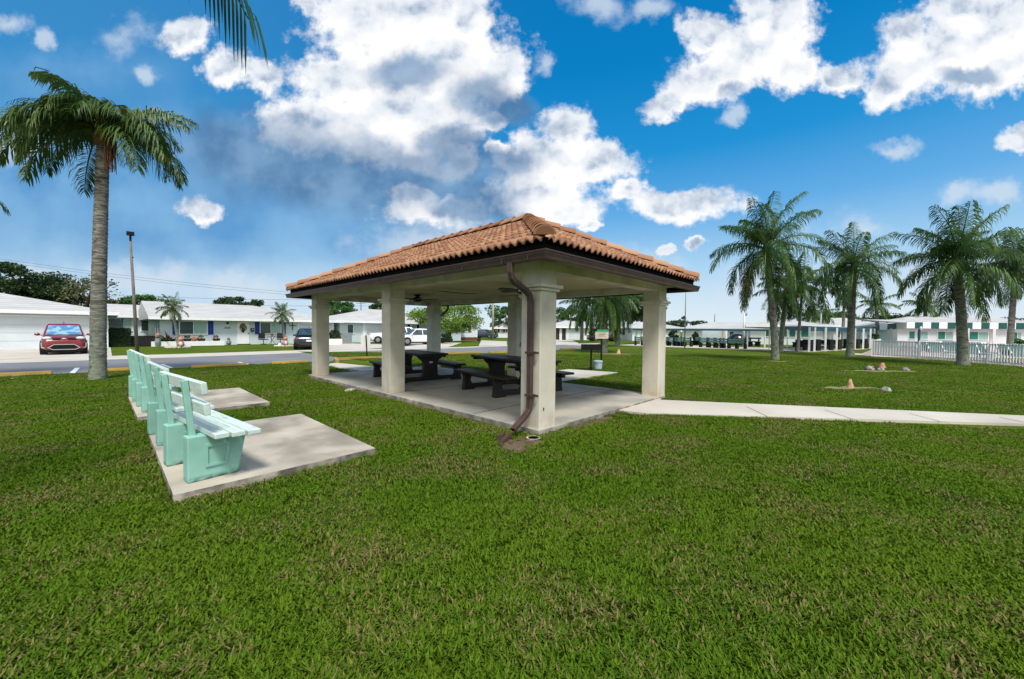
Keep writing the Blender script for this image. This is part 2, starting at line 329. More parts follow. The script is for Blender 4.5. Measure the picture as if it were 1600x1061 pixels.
# path to the right and rear apron, lawn slabs
sheet('path',[(6.49,3.50),(8.35,3.50),(8.1,3.43),(11.4,-1.82),(13.5,-5.2),(12.4,-5.2),(10.37,-1.66),(6.6,3.05)],.045,'concl',th=.2)
sheet('path',[(8.56,6.68),(12.29,6.7),(11.9,8.5),(8.56,8.5)],.05,'concl',th=.2)
sheet('path',[gp(526,568),(7.3,12.9),(5.8,12.9),gp(505,571)],.03,'concl',th=.1)
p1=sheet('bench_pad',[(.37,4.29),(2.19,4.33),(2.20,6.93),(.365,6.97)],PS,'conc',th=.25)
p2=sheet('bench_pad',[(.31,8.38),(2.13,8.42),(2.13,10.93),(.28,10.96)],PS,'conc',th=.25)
sheet('court_pad',[(35.9,16.6),(37.1,4.1),(41,3.2),(49,1),(49,6),(43,7),(43,20),(36,20)],.02,'concl')
sheet('pool_deck',[gp(1330,554.5),gp(1365,557.5),gp(1430,561.5),gp(1540,569.5),gp(1640,577),at(1900,15),at(1900,46),at(1380,46),at(1345,27)],.03,'paver',th=.1)
sheet('path',[gp(1330,554.2),gp(1365,557.2),gp(1365,555),gp(1332,552.5)],.04,'concl',th=.1)
for k in range(5):
    s=1.35*k+.25; c0=Vector((7.35,3.02))+Vector((.545,-.838))*s; n=Vector((.838,.545))
    a,b=c0-n*.46,c0+n*.46
    if k: sheet('path_joint',line((a.x,a.y),(b.x,b.y),.014),.0475,'fascia')
# worn patches in the lawn
def patch(name,c,rx,ry,rot,mat,z=.012,n=26,seed=1):
    random.seed(seed); pts=[]
    for k in range(n):
        t=2*PI*k/n; q=1+random.uniform(-.28,.28)
        x=rx*q*math.cos(t); y=ry*q*math.sin(t); pts.append((c[0]+x*math.cos(rot)-y*math.sin(rot),c[1]+x*math.sin(rot)+y*math.cos(rot)))
    return sheet(name,pts,z,mat)
patch('dirt_patch',(3.78,3.42),.62,.34,0,'soil',seed=2)
patch('dirt_patch',(5.5,3.36),1.1,.16,0,'soil',seed=3)
patch('dirt_patch',(4.08,8.2),.14,3.9,0,'soil',seed=5,n=44)
c=gp(1330,607); patch('dirt_patch',(c[0],c[1]),.95,.3,-.72,'dry',seed=4)
c=gp(1385,580.5); patch('dirt_patch',c,1.7,.35,-.75,'dry',seed=6)
c=gp(1213,565); patch('dirt_patch',c,.7,.5,-.75,'dry',seed=7)
c=gp(960,553.5); patch('dirt_patch',c,1.3,.5,-.7,'dry',seed=8)
# wheel stops
first=None
for i,(a,b,v,l) in enumerate([(-60,80,18.45,'leftmost yellow wheel stop in front of the red car'),(165,250,18.3,'yellow wheel stop just right of the big palm trunk'),(298,384,18.0,'long yellow wheel stop beyond the farthest mint bench'),(423,480,17.95,'yellow wheel stop beside the left rear pavilion column')]):
    u0,u1=U(a,v),U(b,v); m=MB(); m.prism([(v-.12,0),(v-.1,.11),(v+.06,.11),(v+.1,0)],'x',u0,u1)
    tag(m.build('wheel_stop','yellow',bevel=.015),l,'wheel stop','yellow wheel stops along the road')
m=MB(); a=[gp(x,y) for x,y in ((527,566),(524,563),(560,561),(600,560),(648,557.5))]
for i in range(len(a)-1): m.bar((*a[i],.05),(*a[i+1],.05),.14,.12)
tag(m.build('kerb','yellow'),'curved yellow kerb of the grass island beyond the pavilion','kerb')
m=MB(); a=[gp(x,y) for x,y in ((724,553.3),(760,552),(800,551))]
m.bar((*gp(694,554),.05),(*gp(751,552.5),.05),.16,.13); tag(m.build('kerb','yellow'),'short yellow kerb seen between the two rear columns, left piece','kerb')
m=MB(); m.bar((*gp(765,552),.05),(*gp(815,550.5),.05),.16,.13); tag(m.build('kerb','yellow'),'short yellow kerb just left of the middle rear column','kerb')
m=MB(); m.bar((*gp(876,546.8),.05),(*gp(898,546.2),.05),.16,.13); tag(m.build('kerb','yellow'),'yellow kerb seen left of the barbecue grill','kerb')
# ---------------------------------------------------------------- PAVILION
CU0,CU1=4.25,8.26; CW=.37
pav=thing('picnic_pavilion','open picnic pavilion with cream square columns and terracotta tile hip roof','pavilion',(6.43,8.0,0))
m=MB(); m.box(CU0-.04,8.56,3.50,12.62,-.2,PS); m.build('floor_slab','concf',pav,world=True,bevel=.012)
for v in (4.97,7.76):
    m=MB(); m.box(CU0,8.5,v,v+.015,PS,PS+.002); m.build('floor_joint','fascia',pav,world=True)
EU0,EU1,EV0,EV1=3.72,9.16,3.02,13.0     # gutter line
ZC=2.50
cols=[(CU0,3.53),(CU0,7.76),(CU0,12.05),(CU1-.02,3.53),(CU1-.02,7.74),(CU1-.02,11.95)]
for i,(u,v) in enumerate(cols):
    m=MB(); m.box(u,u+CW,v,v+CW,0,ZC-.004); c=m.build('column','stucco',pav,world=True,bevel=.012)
    m=MB(); m.box(u-.035,u+CW+.035,v-.035,v+CW+.035,2.06,2.105); m.box(u-.07,u+CW+.07,v-.07,v+CW+.07,2.105,2.155)
    m.build('capital','stucco',c,world=False,bevel=.01) if False else None
    k=m.build('capital','stucco',c,bevel=.01)
    for vv in k.data.vertices: vv.co-=Vector(pav.location)
x0,x1,y0,y1=CU0+.03,CU1+CW-.05,3.56,12.05+CW-.03
m=MB(); bz0,bz1=2.365,ZC
for a,b,c,d in ((x0,x0+.26,y0,y1),(x1-.26,x1,y0,y1)): m.box(a,b,c,d,bz0,bz1)
for c,d in ((y0,y0+.26),(y1-.26,y1)): m.box(x0+.263,x1-.263,c,d,bz0,bz1)
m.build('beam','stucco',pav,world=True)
m=MB(); m.box(EU0+.09,EU1-.09,EV0+.09,EV1-.09,ZC+.002,ZC+.02)
m.build('ceiling','ceil',pav,world=True)
m=MB(); 
def ring(m,a,b,c,d,w,z0,z1):
    m.box(a,b,c,c+w,z0,z1); m.box(a,b,d-w,d,z0,z1); m.box(a,a+w,c+w+.001,d-w-.001,z0,z1); m.box(b-w,b,c+w+.001,d-w-.001,z0,z1)
ring(m,5.75,7.05,7.8,8.5,.06,ZC-.04,ZC); m.build('ceiling_hatch_frame','stucco',pav,world=True); m=MB(); ring(m,5.812,6.988,7.862,8.438,.035,ZC-.018,ZC); m.build('ceiling_hatch_joint','fascia',pav,world=True)
m=MB(); m.box(5.85,6.95,7.9,8.4,ZC-.010,ZC); m.build('ceiling_hatch','ceil',pav,world=True)
m=MB(); ring(m,EU0+.10,EU1-.10,EV0+.10,EV1-.10,.03,2.44,2.68); m.build('fascia','fascia',pav,world=True)
# gutter: swept K profile with mitred corners
def sweep_ring(prof,a,b,c,d):
    m=MB(); n=len(prof); vs=[]
    for (sx,sy,X,Y) in ((-1,-1,a,c),(1,-1,b,c),(1,1,b,d),(-1,1,a,d)):
        for o,z in prof: vs.append((X+sx*o,Y+sy*o,z))
    fs=[]
    for k in range(4):
        k2=(k+1)%4
        for i in range(n):
            j=(i+1)%n; fs.append((k*n+i,k2*n+i,k2*n+j,k*n+j))
    return m.add(vs,fs)
prof=[(-.095,2.385),(-.02,2.385),(-.012,2.42),(.0,2.455),(0,2.475),(.012,2.478),(.012,2.498),(-.012,2.498),(-.015,2.40),(-.088,2.40),(-.088,2.49),(-.095,2.49)]
sweep_ring(prof,EU0,EU1,EV0,EV1).build('gutter','brown',pav,world=True)
for v in (EV0+.28,EV0+.75,EV0+1.6,EV0+4.7):
    m=MB(); m.box(EU0-.003,EU0+.0022,v,v+.02,2.39,2.455); m.build('gutter_seam','brown',pav,world=True)
# tile roof
RU=(EU0+EU1)/2; HW=(EU1-EU0)/2-.06; ZE,ZR=2.64,3.90
ang=math.atan2(ZR-ZE,HW); SL=math.hypot(HW,ZR-ZE)
EA,EB,EC,ED=EU0+.06,EU1-.06,EV0+.06,EV1-.06
roofbase=MB()
Rg0=(RU,EC+HW,ZR-.05); Rg1=(RU,ED-HW,ZR-.05); c4=[(EA,EC,ZE-.04),(EB,EC,ZE-.04),(EB,ED,ZE-.04),(EA,ED,ZE-.04)]
roofbase.add(c4+[Rg0,Rg1],[(0,1,4),(1,2,5,4),(2,3,5),(3,0,4,5),(3,2,1,0)])
roof=roofbase.build('roof','fascia',pav,world=True)
import bmesh
def field(p0,dirx,length,diry,name):
    # p0 eave start, dirx along the eave, diry horizontal inward direction
    P=.145; NC=9; E=SL/NC; m=MB(); at_=[]; per=8
    nt_=int(math.ceil(length/P)); 
    def prof_(x):
        f=(x%P)/P
        return .040*math.sin(PI*f/.66) if f<.66 else -.010*math.sin(PI*(f-.66)/.34)
    up=Vector((0,0,1)); dx=Vector(dirx); sl=(Vector(diry)*math.cos(ang)+up*math.sin(ang)); nn=dx.cross(sl)
    if nn.z<0: nn=-nn
    random.seed(hash(name)%97)
    for c in range(NC):
        s0=c*E-(.06 if c==0 else .0); s1=(c+1)*E+.035
        ns=nt_*per; vs=[];fs=[]
        rr=[random.random() for _ in range(nt_+1)]
        jj=[random.uniform(-.006,.006) for _ in range(nt_+1)]
        for i in range(ns+1):
            x=i*P/per; h=prof_(x) if i%per else prof_(x); j=jj[min(nt_,i//per)]
            b=Vector(p0)+dx*x
            vs.append(b+sl*(s0+j)+nn*(h-.012)); vs.append(b+sl*(s0+j)+nn*(h+.024)); vs.append(b+sl*s1+nn*(h-.008))
        for i in range(ns):
            a=i*3; fs.append((a,a+3,a+4,a+1)); at_.append(rr[i//per]*.6); fs.append((a+1,a+4,a+5,a+2)); at_.append(rr[i//per])
        m.add(vs,fs)
    # clip by hips
    bm=bmesh.new(); me=bpy.data.meshes.new('t'); me.from_pydata(m.v,[],m.f)
    a=me.attributes.new('rnd','FLOAT','FACE'); a.data.foreach_set('value',at_); bm.from_mesh(me); bpy.data.meshes.remove(me)
    pA=Vector(p0); pB=pA+dx*length; dy=Vector(diry)
    for P0,nv in ((pA,(dx-dy)),(pB,(-dx-dy))):
        g=bm.verts[:]+bm.edges[:]+bm.faces[:]
        bmesh.ops.bisect_plane(bm,geom=g,plane_co=P0,plane_no=-nv.normalized(),clear_outer=True)
    me=bpy.data.meshes.new(name); 
    for vtx in bm.verts: vtx.co-=Vector(pav.location)
    bm.to_mesh(me); bm.free(); me.materials.append(MT['tile'])
    me.polygons.foreach_set('use_smooth',[True]*len(me.polygons))
    o=bpy.data.objects.new(name,me); COL.objects.link(o); o.parent=roof
field((EA,ED,ZE),(0,-1,0),ED-EC,(1,0,0),'roof_tiles')
field((EA,EC,ZE),(1,0,0),EB-EA,(0,1,0),'roof_tiles')
field((EB,EC,ZE),(0,1,0),ED-EC,(-1,0,0),'roof_tiles')
field((EB,ED,ZE),(-1,0,0),EB-EA,(0,-1,0),'roof_tiles')
def caps(a,b,r,name):
    a,b=Vector(a),Vector(b); d=(b-a); Ln=d.length; d.normalize(); n=int(Ln/.36); st=Ln/n; m=MB(); at_=[]
    sd=d.cross(Vector((0,0,1))).normalized(); up=sd.cross(d)
    for k in range(n):
        p=a+d*(k*st); q=a+d*((k+1)*st+.07); vs=[];fs=[]; K=14; rr=random.random()
        for (pt,R_,dz) in ((p,r,.03),(q,r*.86,.0)):
            for R2 in (R_,R_-.02):
                for i in range(K+1):
                    t=PI*i/K; vs.append(pt+up*dz+sd*R2*math.cos(t)*1.12+up*(R2*math.sin(t)-.03))
        W=K+1
        for i in range(K):
            fs.append((i,i+1,2*W+i+1,2*W+i)); fs.append((i+1,i,W+i,W+i+1)); fs.append((W+i+1,W+i,3*W+i,3*W+i+1)); at_+=[rr]*3
        if k==0: fs.append(tuple(range(W,2*W))); at_.append(.1)
        m.add(vs,fs)
    m.at=at_; m.build(name,'tile',roof,smooth=False,world=True)
r0,r1=(RU,EC+HW,ZR+.045),(RU,ED-HW,ZR+.045)
caps(r0,r1,.12,'ridge_cap')
for e,t in (((EA,EC),r0),((EB,EC),r0),((EB,ED),r1),((EA,ED),r1)):
    caps((e[0],e[1],ZE+.045),t,.125,'hip_cap')
# downspouts
def flat_pipe(pts,w,d,name,mat,parent):
    m=MB(); pts=[Vector(p) for p in pts]; vs=[];fs=[]
    for i,p in enumerate(pts):
        dd=(pts[min(i+1,len(pts)-1)]-pts[max(i-1,0)]).normalized(); sd=Vector((0,1,0)); n=dd.cross(sd).normalized()
        for (a,b) in ((-1,-.6),(-.8,-1),(-.3,-.86),(.3,-.86),(.8,-1),(1,-.6),(1,.6),(.8,1),(.3,.86),(-.3,.86),(-.8,1),(-1,.6)): vs.append(p+sd*a*w/2+n*b*d/2)
    K=12
    for i in range(len(pts)-1):
        for k in range(K): fs.append((i*K+k,i*K+(k+1)%K,(i+1)*K+(k+1)%K,(i+1)*K+k))
    m.add(vs,fs); return m.build(name,mat,parent,world=True)
vv=3.655
sp=flat_pipe([(3.765,vv,2.40),(3.765,vv,2.27),(3.785,vv,2.20),(3.84,vv,2.15),(4.08,vv,2.045),(4.15,vv,1.99),(4.175,vv,1.91),(4.178,vv,.46),(4.165,vv,.36),(4.10,vv,.29),(3.86,vv+.02,.12)],.085,.07,'downspout','spout',pav)
for z in (1.16,.55):
    m=MB(); m.box(4.13,4.236,vv-.06,vv+.06,z,z+.03); m.bar((4.20,vv-.055,z+.015),(4.20,vv-.13,z+.015),.03,.03); m.build('downspout_strap','brown',pav,world=True)
vb=11.98+.2
flat_pipe([(EU1-.06,vb,2.40),(EU1-.06,vb,2.3),(EU1-.12,vb,2.2),(EU1-.30,vb,2.05),(CU1+CW+.06,vb,1.93),(CU1+CW+.06,vb,.1)],.08,.07,'downspout','spout',pav)
# the column seen beside it carries a surface conduit with an outlet box
u,v=CU1-.02,7.74
m=MB(); m.tube([(u+.2,v-.02,2.4),(u+.2,v-.02,1.1)],.012,8); m.build('conduit','galv',pav,world=True)
m=MB(); m.box(u+.15,u+.25,v-.05,v-.001,1.0,1.13); m.build('outlet_box','galv',pav,world=True,bevel=.008)
m=MB(); m.ball((CU0+.09,3.53-.004,.36),(.012,.008,.025)); m.build('anchor_plug','bolt',pav,world=True)
# splash block pieces
m=MB(); m.prism([(3.42,.005),(3.42,.02),(3.80,.06),(3.80,.02)],'y',3.60,3.68); m.prism([(3.45,.0),(3.5,.045),(3.80,.10),(3.80,.03)],'y',3.588,3.599);m.prism([(3.5,.0),(3.55,.045),(3.78,.09),(3.80,.03)],'y',3.681,3.692); m.box(3.70,3.82,3.73,3.79,.02,.05)
o=m.build('splash_block','spout'); o.rotation_euler=(0,0,.35); tag(o,'broken brown gutter trough lying in dirt below the downspout','splash block')
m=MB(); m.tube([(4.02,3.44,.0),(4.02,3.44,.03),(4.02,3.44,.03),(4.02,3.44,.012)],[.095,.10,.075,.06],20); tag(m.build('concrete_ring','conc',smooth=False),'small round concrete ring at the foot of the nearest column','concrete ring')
for (a,b,l) in ((.33,.25,'grey stone lying in grass beside the middle left column'),):
    c=gp(548,612); m=MB(); m.ball((c[0],c[1],.03),(.14,.1,.05),10,7,.15); tag(m.build('stone','rock',smooth=True),l,'stone')
# fans
def fan(loc,rz,label):
    f=thing('ceiling_fan',label,'ceiling fan',(loc[0],loc[1],ZC),rz,'ceiling fans under the pavilion')
    m=MB(); m.lathe((0,0,0),[(.10,.0),(.10,-.03),(.07,-.05),(.05,-.07),(.12,-.09),(.135,-.13),(.135,-.17),(.10,-.20),(.06,-.215)],18); m.build('motor','fanblade',f,smooth=False)
    m=MB(); m.lathe((0,0,-.215),[(.05,0),(.085,-.02),(.09,-.06),(.05,-.10),(.01,-.11)],16); m.build('light_globe','whitepl',f,smooth=True)
    for k in range(5):
        T=Matrix.Rotation(2*PI*k/5,4,'Z')@Matrix.Rotation(math.radians(10),4,'X')
        m=MB(); vs=[Vector(p) for p in ((.12,-.03,-.15),(.2,-.065,-.15),(.55,-.075,-.15),(.60,-.05,-.15),(.60,.05,-.15),(.55,.075,-.15),(.2,.065,-.15),(.12,.03,-.15))]
        vs=[T@p for p in vs]; n=8; m.add(vs+[p+Vector((0,0,.012)) for p in vs],[tuple(range(n))[::-1],tuple(range(n,2*n))]+[(i,(i+1)%n,n+(i+1)%n,n+i) for i in range(n)]); m.build('blade','fanblade',f)
    return f
fan((6.3,5.75),.35,'dark ceiling fan nearer the camera, beside the nearest column top')
fan((6.3,9.9),.5,'dark ceiling fan over the far picnic table, right of the middle left column')
# picnic tables
def picnic(loc,rz,label,legsp,seatL,topL):
    t=thing('picnic_table',label,'picnic table',(loc[0],loc[1],PS),rz,'dark picnic tables in the pavilion')
    m=MB()
    for k in range(4): m.box(-.40+k*.203,-.40+k*.203+.195,-topL/2,topL/2,.715,.765)
    m.build('tabletop','table',t,bevel=.01)
    m=MB(); m.box(-.36,.36,-topL/2+.06,-topL/2+.12,.66,.713); m.box(-.36,.36,topL/2-.12,topL/2-.06,.66,.713); m.box(-.04,.04,-topL/2+.13,topL/2-.13,.63,.713); m.build('apron','table',t)
    for s in (-1,1):
        y=s*legsp/2
        pr=[(-.25,.06),(-.25,.14),(-.21,.20),(-.20,.34),(-.20,.50),(-.24,.58),(-.32,.63),(-.38,.712),(.38,.712),(.32,.63),(.24,.58),(.20,.50),(.20,.34),(.21,.20),(.25,.14),(.25,.06)]
        m=MB(); m.prism(pr,'y',y-.065,y+.065); m.build('pedestal','table',t,bevel=.008)
        m=MB(); m.box(-.93,.93,y-.05,y+.05,.03,.14); m.build('base_beam','table',t,bevel=.01)
        for q in (-1,1):
            pl=[(q*.96,0),(q*.94,.12),(q*.93,.30),(q*.98,.405),(q*.66,.405),(q*.74,.33),(q*.78,.24),(q*.75,.17),(q*.68,.12),(q*.66,.0)]
            if q>0: pl=pl[::-1]
            m=MB(); m.prism(pl,'y',y-.062,y+.062); m.build('bench_leg','table',t,bevel=.008)
    for q in (-1,1):
        m=MB()
        a,b=(.62,1.0)
        x0,x1=(a,b) if q>0 else (-b,-a)
        m.box(x0,x0+.185,-seatL/2,seatL/2,.405,.455); m.box(x0+.193,x1,-seatL/2,seatL/2,.405,.455); m.build('bench_seat','table',t,bevel=.01)
        m=MB(); m.box(q*.80-.03,q*.80+.03,-seatL/2+.12,seatL/2-.12,.33,.403); m.build('bench_rail','table',t)
    return t
picnic((6.60,6.33),math.radians(-10),'dark brown picnic table nearest the camera, behind the downspout column',1.3,2.1,2.5)
t=picnic((6.18,9.75),math.radians(-8),'dark brown picnic table at the far end, behind the middle left column',1.7,2.2,2.3)
m=MB(); m.box(-.05,.05,-.85-.0665,-.85-.066,.50,.54); m.build('sticker','whitepl',t)
# ---------------------------------------------------------------- PARK BENCHES
def bench():
    b=thing('park_bench','','bench',(0,0,PS),0,'mint concrete and plank park benches')
    for y in (-.35,.35):
        pr=[(0,0),(0,.42),(.12,.42),(.47,.40),(.45,.30),(.40,.03),(.38,0)]
        m=MB(); m.prism(pr,'y',y-.07,y+.07); 
        e=m.build('concrete_end','mint',b,bevel=.012)
        for sgn in (-1,1):
            yy=y+sgn*.07; m=MB()
            o=[(.13,.12),(.13,.33),(.33,.33),(.30,.12)]; i_=[(.15,.145),(.15,.305),(.305,.305),(.28,.145)]
            for k in range(4):
                k2=(k+1)%4; a0,a1,c1,c0=o[k],o[k2],i_[k2],i_[k]
                y1=yy+sgn*.014
                vs=[(p[0],yy-sgn*.003,p[1]) for p in (a0,a1,c1,c0)]+[(p[0],y1,p[1]) for p in (a0,a1,c1,c0)]
                m.add(vs,[(4,5,6,7),(0,1,5,4),(1,2,6,5),(2,3,7,6),(3,0,4,7)])
            m.build('raised_panel','mint',e)
        m=MB(); m.bar((.055,y,.40),(.0,y,.935),.05,.045,up=(0,1,0)); m.build('back_post','mint',b,bevel=.008)
    for k in range(3):
        x=.13+k*.128; m=MB(); z=.425-.008*k
        m.box(x,x+.108,-.70,.70,z,z+.044); m.build('seat_plank','mintw',b,bevel=.006)
    for (zc,x) in ((.70,.075),(.885,.056)):
        T=Matrix.Translation((x,0,zc))@Matrix.Rotation(-.10,4,'Y'); m=MB(); m.box(-.022,.024,-.70,.70,-.052,.052,T); o=m.build('back_plank','mintw',b,bevel=.006)
        for y in (-.35,.35):
            m=MB(); m.box(x-.03,x-.018,y+.024,y+.040,zc-.045,zc+.045); m.build('bolt','bolt',o)
    return b
b0=bench()
for i,(u,v,rz,l) in enumerate([(.435,4.92,7,'mint park bench nearest the camera, on the front concrete pad'),(.375,6.60,3,'second mint park bench, at the back of the front concrete pad'),(.36,9.17,3,'third mint park bench, on the near half of the rear concrete pad'),(.30,10.60,2,'farthest mint park bench, at the far end of the rear concrete pad')]):
    if i==0: b0.location=(u,v,PS); b0.rotation_euler=(0,0,math.radians(rz)); b0['label']=l
    else: dup(b0,(u,v,PS),math.radians(rz),l)
# ---------------------------------------------------------------- PALMS AND TREES
def frond(m,p,az,el,L,droop,nl,ll,w,rnd,seg=12,leafdroop=.9,side_az=0.):
    # rachis
    pts=[Vector(p)]; dirs=[]; e=el; a=az
    for i in range(seg):
        t=(i+1)/seg; e=max(-1.42,el-droop*(t**1.25)); a=az+side_az*t
        d=Vector((math.cos(a)*math.cos(e),math.sin(a)*math.cos(e),math.sin(e))); dirs.append(d); pts.append(pts[-1]+d*L/seg)
    dirs.append(dirs[-1])
    m.tube(pts,[.028*(1-.85*i/seg)*L/2.6+.003 for i in range(seg+1)],5,False)
    for i in range(nl):
        t=.10+.90*(i+.5)/nl; f=t*seg; k=min(int(f),seg-1); q=pts[k].lerp(pts[k+1],f-k); d=dirs[k]
        sd=d.cross(Vector((0,0,1)))
        if sd.length<.05: sd=Vector((1,0,0))
        sd.normalize(); up=sd.cross(d).normalized()
        l=ll*(math.sin(PI*min(1,(.18+.78*t)))**.6)*rnd.uniform(.8,1.12)
        for s in (-1,1):
            tw=rnd.uniform(-.5,.6)
            v=(sd*s*math.cos(tw)+up*math.sin(tw)+d*(.45+.5*t)).normalized()
            g=Vector((0,0,-1)); v2=(v*.75+g*leafdroop*rnd.uniform(.5,1)).normalized(); v3=(v*.35+g*leafdroop*rnd.uniform(.9,1.5)).normalized()
            wd=v.cross(g)
            if wd.length<.1: wd=d
            wd=(wd.normalized()*.6+d*.6).normalized()*w/2*rnd.uniform(.8,1.2)
            a0=q; a1=q+v*l*.34; a2=a1+v2*l*.34; a3=a2+v3*l*.32
            m.add([a0-wd*.5,a0+wd*.5,a1+wd,a1-wd,a2+wd*.8,a2-wd*.8,a3],[(0,1,2,3),(3,2,4,5),(5,4,6)])
def palm(name,label,base,top,r,L,nf,nl,leaf,seed=1,ll=.6,w=.035,group=None,bulge=0,elr=(75,-45),droop=(1.1,1.7),dead=0,fr=None,leafdroop=1.15,rings=26,sheath=None,shaftcol='leafmid'):
    rnd=random.Random(seed); o=thing(name,label,'palm tree',(base[0],base[1],0),0,group)
    B=Vector((0,0,0)); T=Vector((top[0]-base[0],top[1]-base[1],top[2])); pts=[];rs=[]
    H=T.z; N=max(10,int(H*rings/2))
    for i in range(N+1):
        t=i/N; p=Vector((T.x*t**1.4,T.y*t**1.4,H*t)); 
        rr=r*(1.18-.3*t+.16*math.exp(-t*H/.22)+bulge*math.exp(-((t-.45)/.25)**2))*(1+(.035 if i%2 else -.02)+rnd.uniform(-.02,.02)); pts.append(p); rs.append(rr)
    pts[0].z=-.05
    m=MB(); m.tube(pts,rs,16); m.build('trunk','trunk',o,smooth=True)
    # leaf base shaft
    m=MB(); sh=.9*r/.2
    m.tube([T,T+Vector((0,0,.25*sh)),T+Vector((0,0,.7*sh)),T+Vector((0,0,1.1*sh))],[r*1.05,r*1.25,r*.8,r*.3],10)
    for k in range(14):
        a=2.4*k; e=.9; d=Vector((math.cos(a)*math.cos(e),math.sin(a)*math.cos(e),math.sin(e))); s0=T+Vector((0,0,.05*k*sh))+Vector((math.cos(a),math.sin(a),0))*r*.7
        m.bar(s0,s0+d*.4*sh,.09*sh,.04*sh)
    m.build('crown_shaft',sheath or 'leafolive',o,smooth=False)
    C=T+Vector((0,0,.75*sh))
    m=MB()
    if fr:
        for (az,el,dr,LL,*sa) in fr:
            a=math.radians(az); A=Vector((CA,-SA,0))*math.cos(a)+Vector((SA,CA,0))*math.sin(a); az2=math.atan2(A.y,A.x)
            frond(m,C,az2,math.radians(el),LL,math.radians(dr),nl,ll*rnd.uniform(.9,1.1),w,rnd,leafdroop=leafdroop)
    else:
        for k in range(nf):
            t=(k+.5)/nf; el=math.radians(elr[0]+(elr[1]-elr[0])*t+rnd.uniform(-8,8)); az=2.39996*k+rnd.uniform(-.2,.2)
            frond(m,C-Vector((0,0,.5*sh*t)),az,el,L*rnd.uniform(.85,1.1)*(1-.15*abs(t-.4)),(droop[0]*.5+(droop[1]*1.05-droop[0]*.5)*min(1,t*1.5))*rnd.uniform(.85,1.15),nl,ll,w,rnd,leafdroop=leafdroop,side_az=rnd.uniform(-.3,.3))
    m.build('crown',leaf,o)
    if dead:
        m=MB()
        for k in range(dead):
            frond(m,C-Vector((0,0,.7*sh)),rnd.uniform(0,6.28) if dead>2 else math.atan2(-CA*0-SA*0+.6,-.5)+k*.4,math.radians(-35),L*.75,.9,nl//2,ll*.8,w,rnd)
        m.build('dead_fronds','palmdead',o)
    return o
def wtop(px,py,D): 
    a=at(px,D); return (a[0],a[1],zz(px,py,D))
# big left palm: fronds given by screen azimuth (0 right, 90 away, 180 left, 270 towards the camera)
b=gp(152,594); t=wtop(166,232,10.75)
big=palm('queen_palm','tall queen palm with mottled grey trunk nearest the camera on the left',b,t,.148,2.3,0,70,'palmgreen',seed=11,ll=.74,w=.036,sheath='palmdead',rings=40,leafdroop=.95,
 fr=[(172,64,56,2.75),(163,58,66,2.4),(178,32,58,2.75),(188,22,74,2.9),(196,12,84,2.7),(168,14,84,2.6),(215,40,112,2.2),(235,36,122,2.1),(250,30,125,1.9),(262,62,132,1.5),(288,52,130,1.5),(18,44,66,2.3),(4,36,70,2.35),(-10,14,84,2.55),(8,4,78,2.6),(-22,2,86,2.4),(30,-2,74,2.2),(-5,26,100,2.3),(60,50,95,1.9),(100,62,80,1.8),(120,40,105,2.2),(75,20,95,2.0),(150,-6,74,2.4),(200,-10,74,2.4),(222,4,95,2.2),(330,52,105,1.6),(140,68,40,1.5)])
m=MB(); rnd=random.Random(5)
T=Vector((t[0]-b[0],t[1]-b[1],t[2]))
for k in range(70):
    s=T+Vector((CA,-SA,0))*.16+Vector((0,0,.30))-Vector((SA,CA,0))*.10; s+=Vector((rnd.uniform(-.09,.12),rnd.uniform(-.09,.09),rnd.uniform(-.1,.15)))
    l=rnd.uniform(.4,.95); p1=s+Vector((CA*.12,-SA*.12,-.1*l)); p2=p1+Vector((rnd.uniform(-.05,.05),rnd.uniform(-.05,.05),-l))
    m.tube([s,p1,p2],[.012,.012,.008],4,False)
m.build('fruit_stalk','palmdead',big)
# off-frame neighbours whose frond tips hang into the picture
q=at(-165,9.5)
palm('queen_palm','queen palm at the left edge, only hanging frond tips visible',q,(q[0],q[1],4.9),.16,2.3,22,50,'palmgreen',seed=21,ll=.6,w=.03,elr=(70,-50),droop=(1.0,1.6))
q=(-2.35,3.25); C_=Vector((q[0],q[1],5.9))
o=palm('queen_palm','queen palm above the camera, dark frond tips hanging from the top edge',q,(q[0],q[1],4.8),.16,2.5,0,60,'palmdark',seed=22,ll=.55,w=.028,
  fr=[(150,40,70,2.4),(200,30,80,2.4),(230,40,80,2.4),(100,60,60,2.0)])
# the frond that hangs into view
fr_m=MB(); rnd=random.Random(3)
tip=Vector((*at(392,3.9),zz(392,40,3.9))); s=Vector((0,0,5.5)); tl=tip-Vector((q[0],q[1],0))
P=[]; 
for i in range(15):
    k=i/14; p=s.lerp(tl,k); p.z+= .75*math.sin(PI*k)**.8+ (0 if k<.8 else -.0); P.append(p)
fr_m.tube(P,[.03*(1-.8*i/14) for i in range(15)],6,False)
for i in range(70):
    k=.25+.75*i/70; j=min(13,int(k*14)); p=P[j].lerp(P[j+1],k*14-j); d=(P[j+1]-P[j]).normalized(); sd=d.cross(Vector((0,0,1))).normalized()
    for sg in (-1,1):
        l=.66*rnd.uniform(.7,1.1); w_=.034; v=(sd*sg*.55+d*.6).normalized(); v2=(v*.35+Vector((0,0,-1))).normalized(); wd=sd.cross(Vector((0,0,1))).normalized()*w_/2
        wd=(wd+sd*.006); a1=p+v*l*.25; a2=a1+v2*l*.45; a3=a2+(v2+Vector((0,0,-.6))).normalized()*l*.38
        fr_m.add([p-wd*.5,p+wd*.5,a1+wd,a1-wd,a2+wd*.8,a2-wd*.8,a3],[(0,1,2,3),(3,2,4,5),(5,4,6)])
fr_m.build('long_frond','palmdark',o)
G='queen palms on the right lawn'
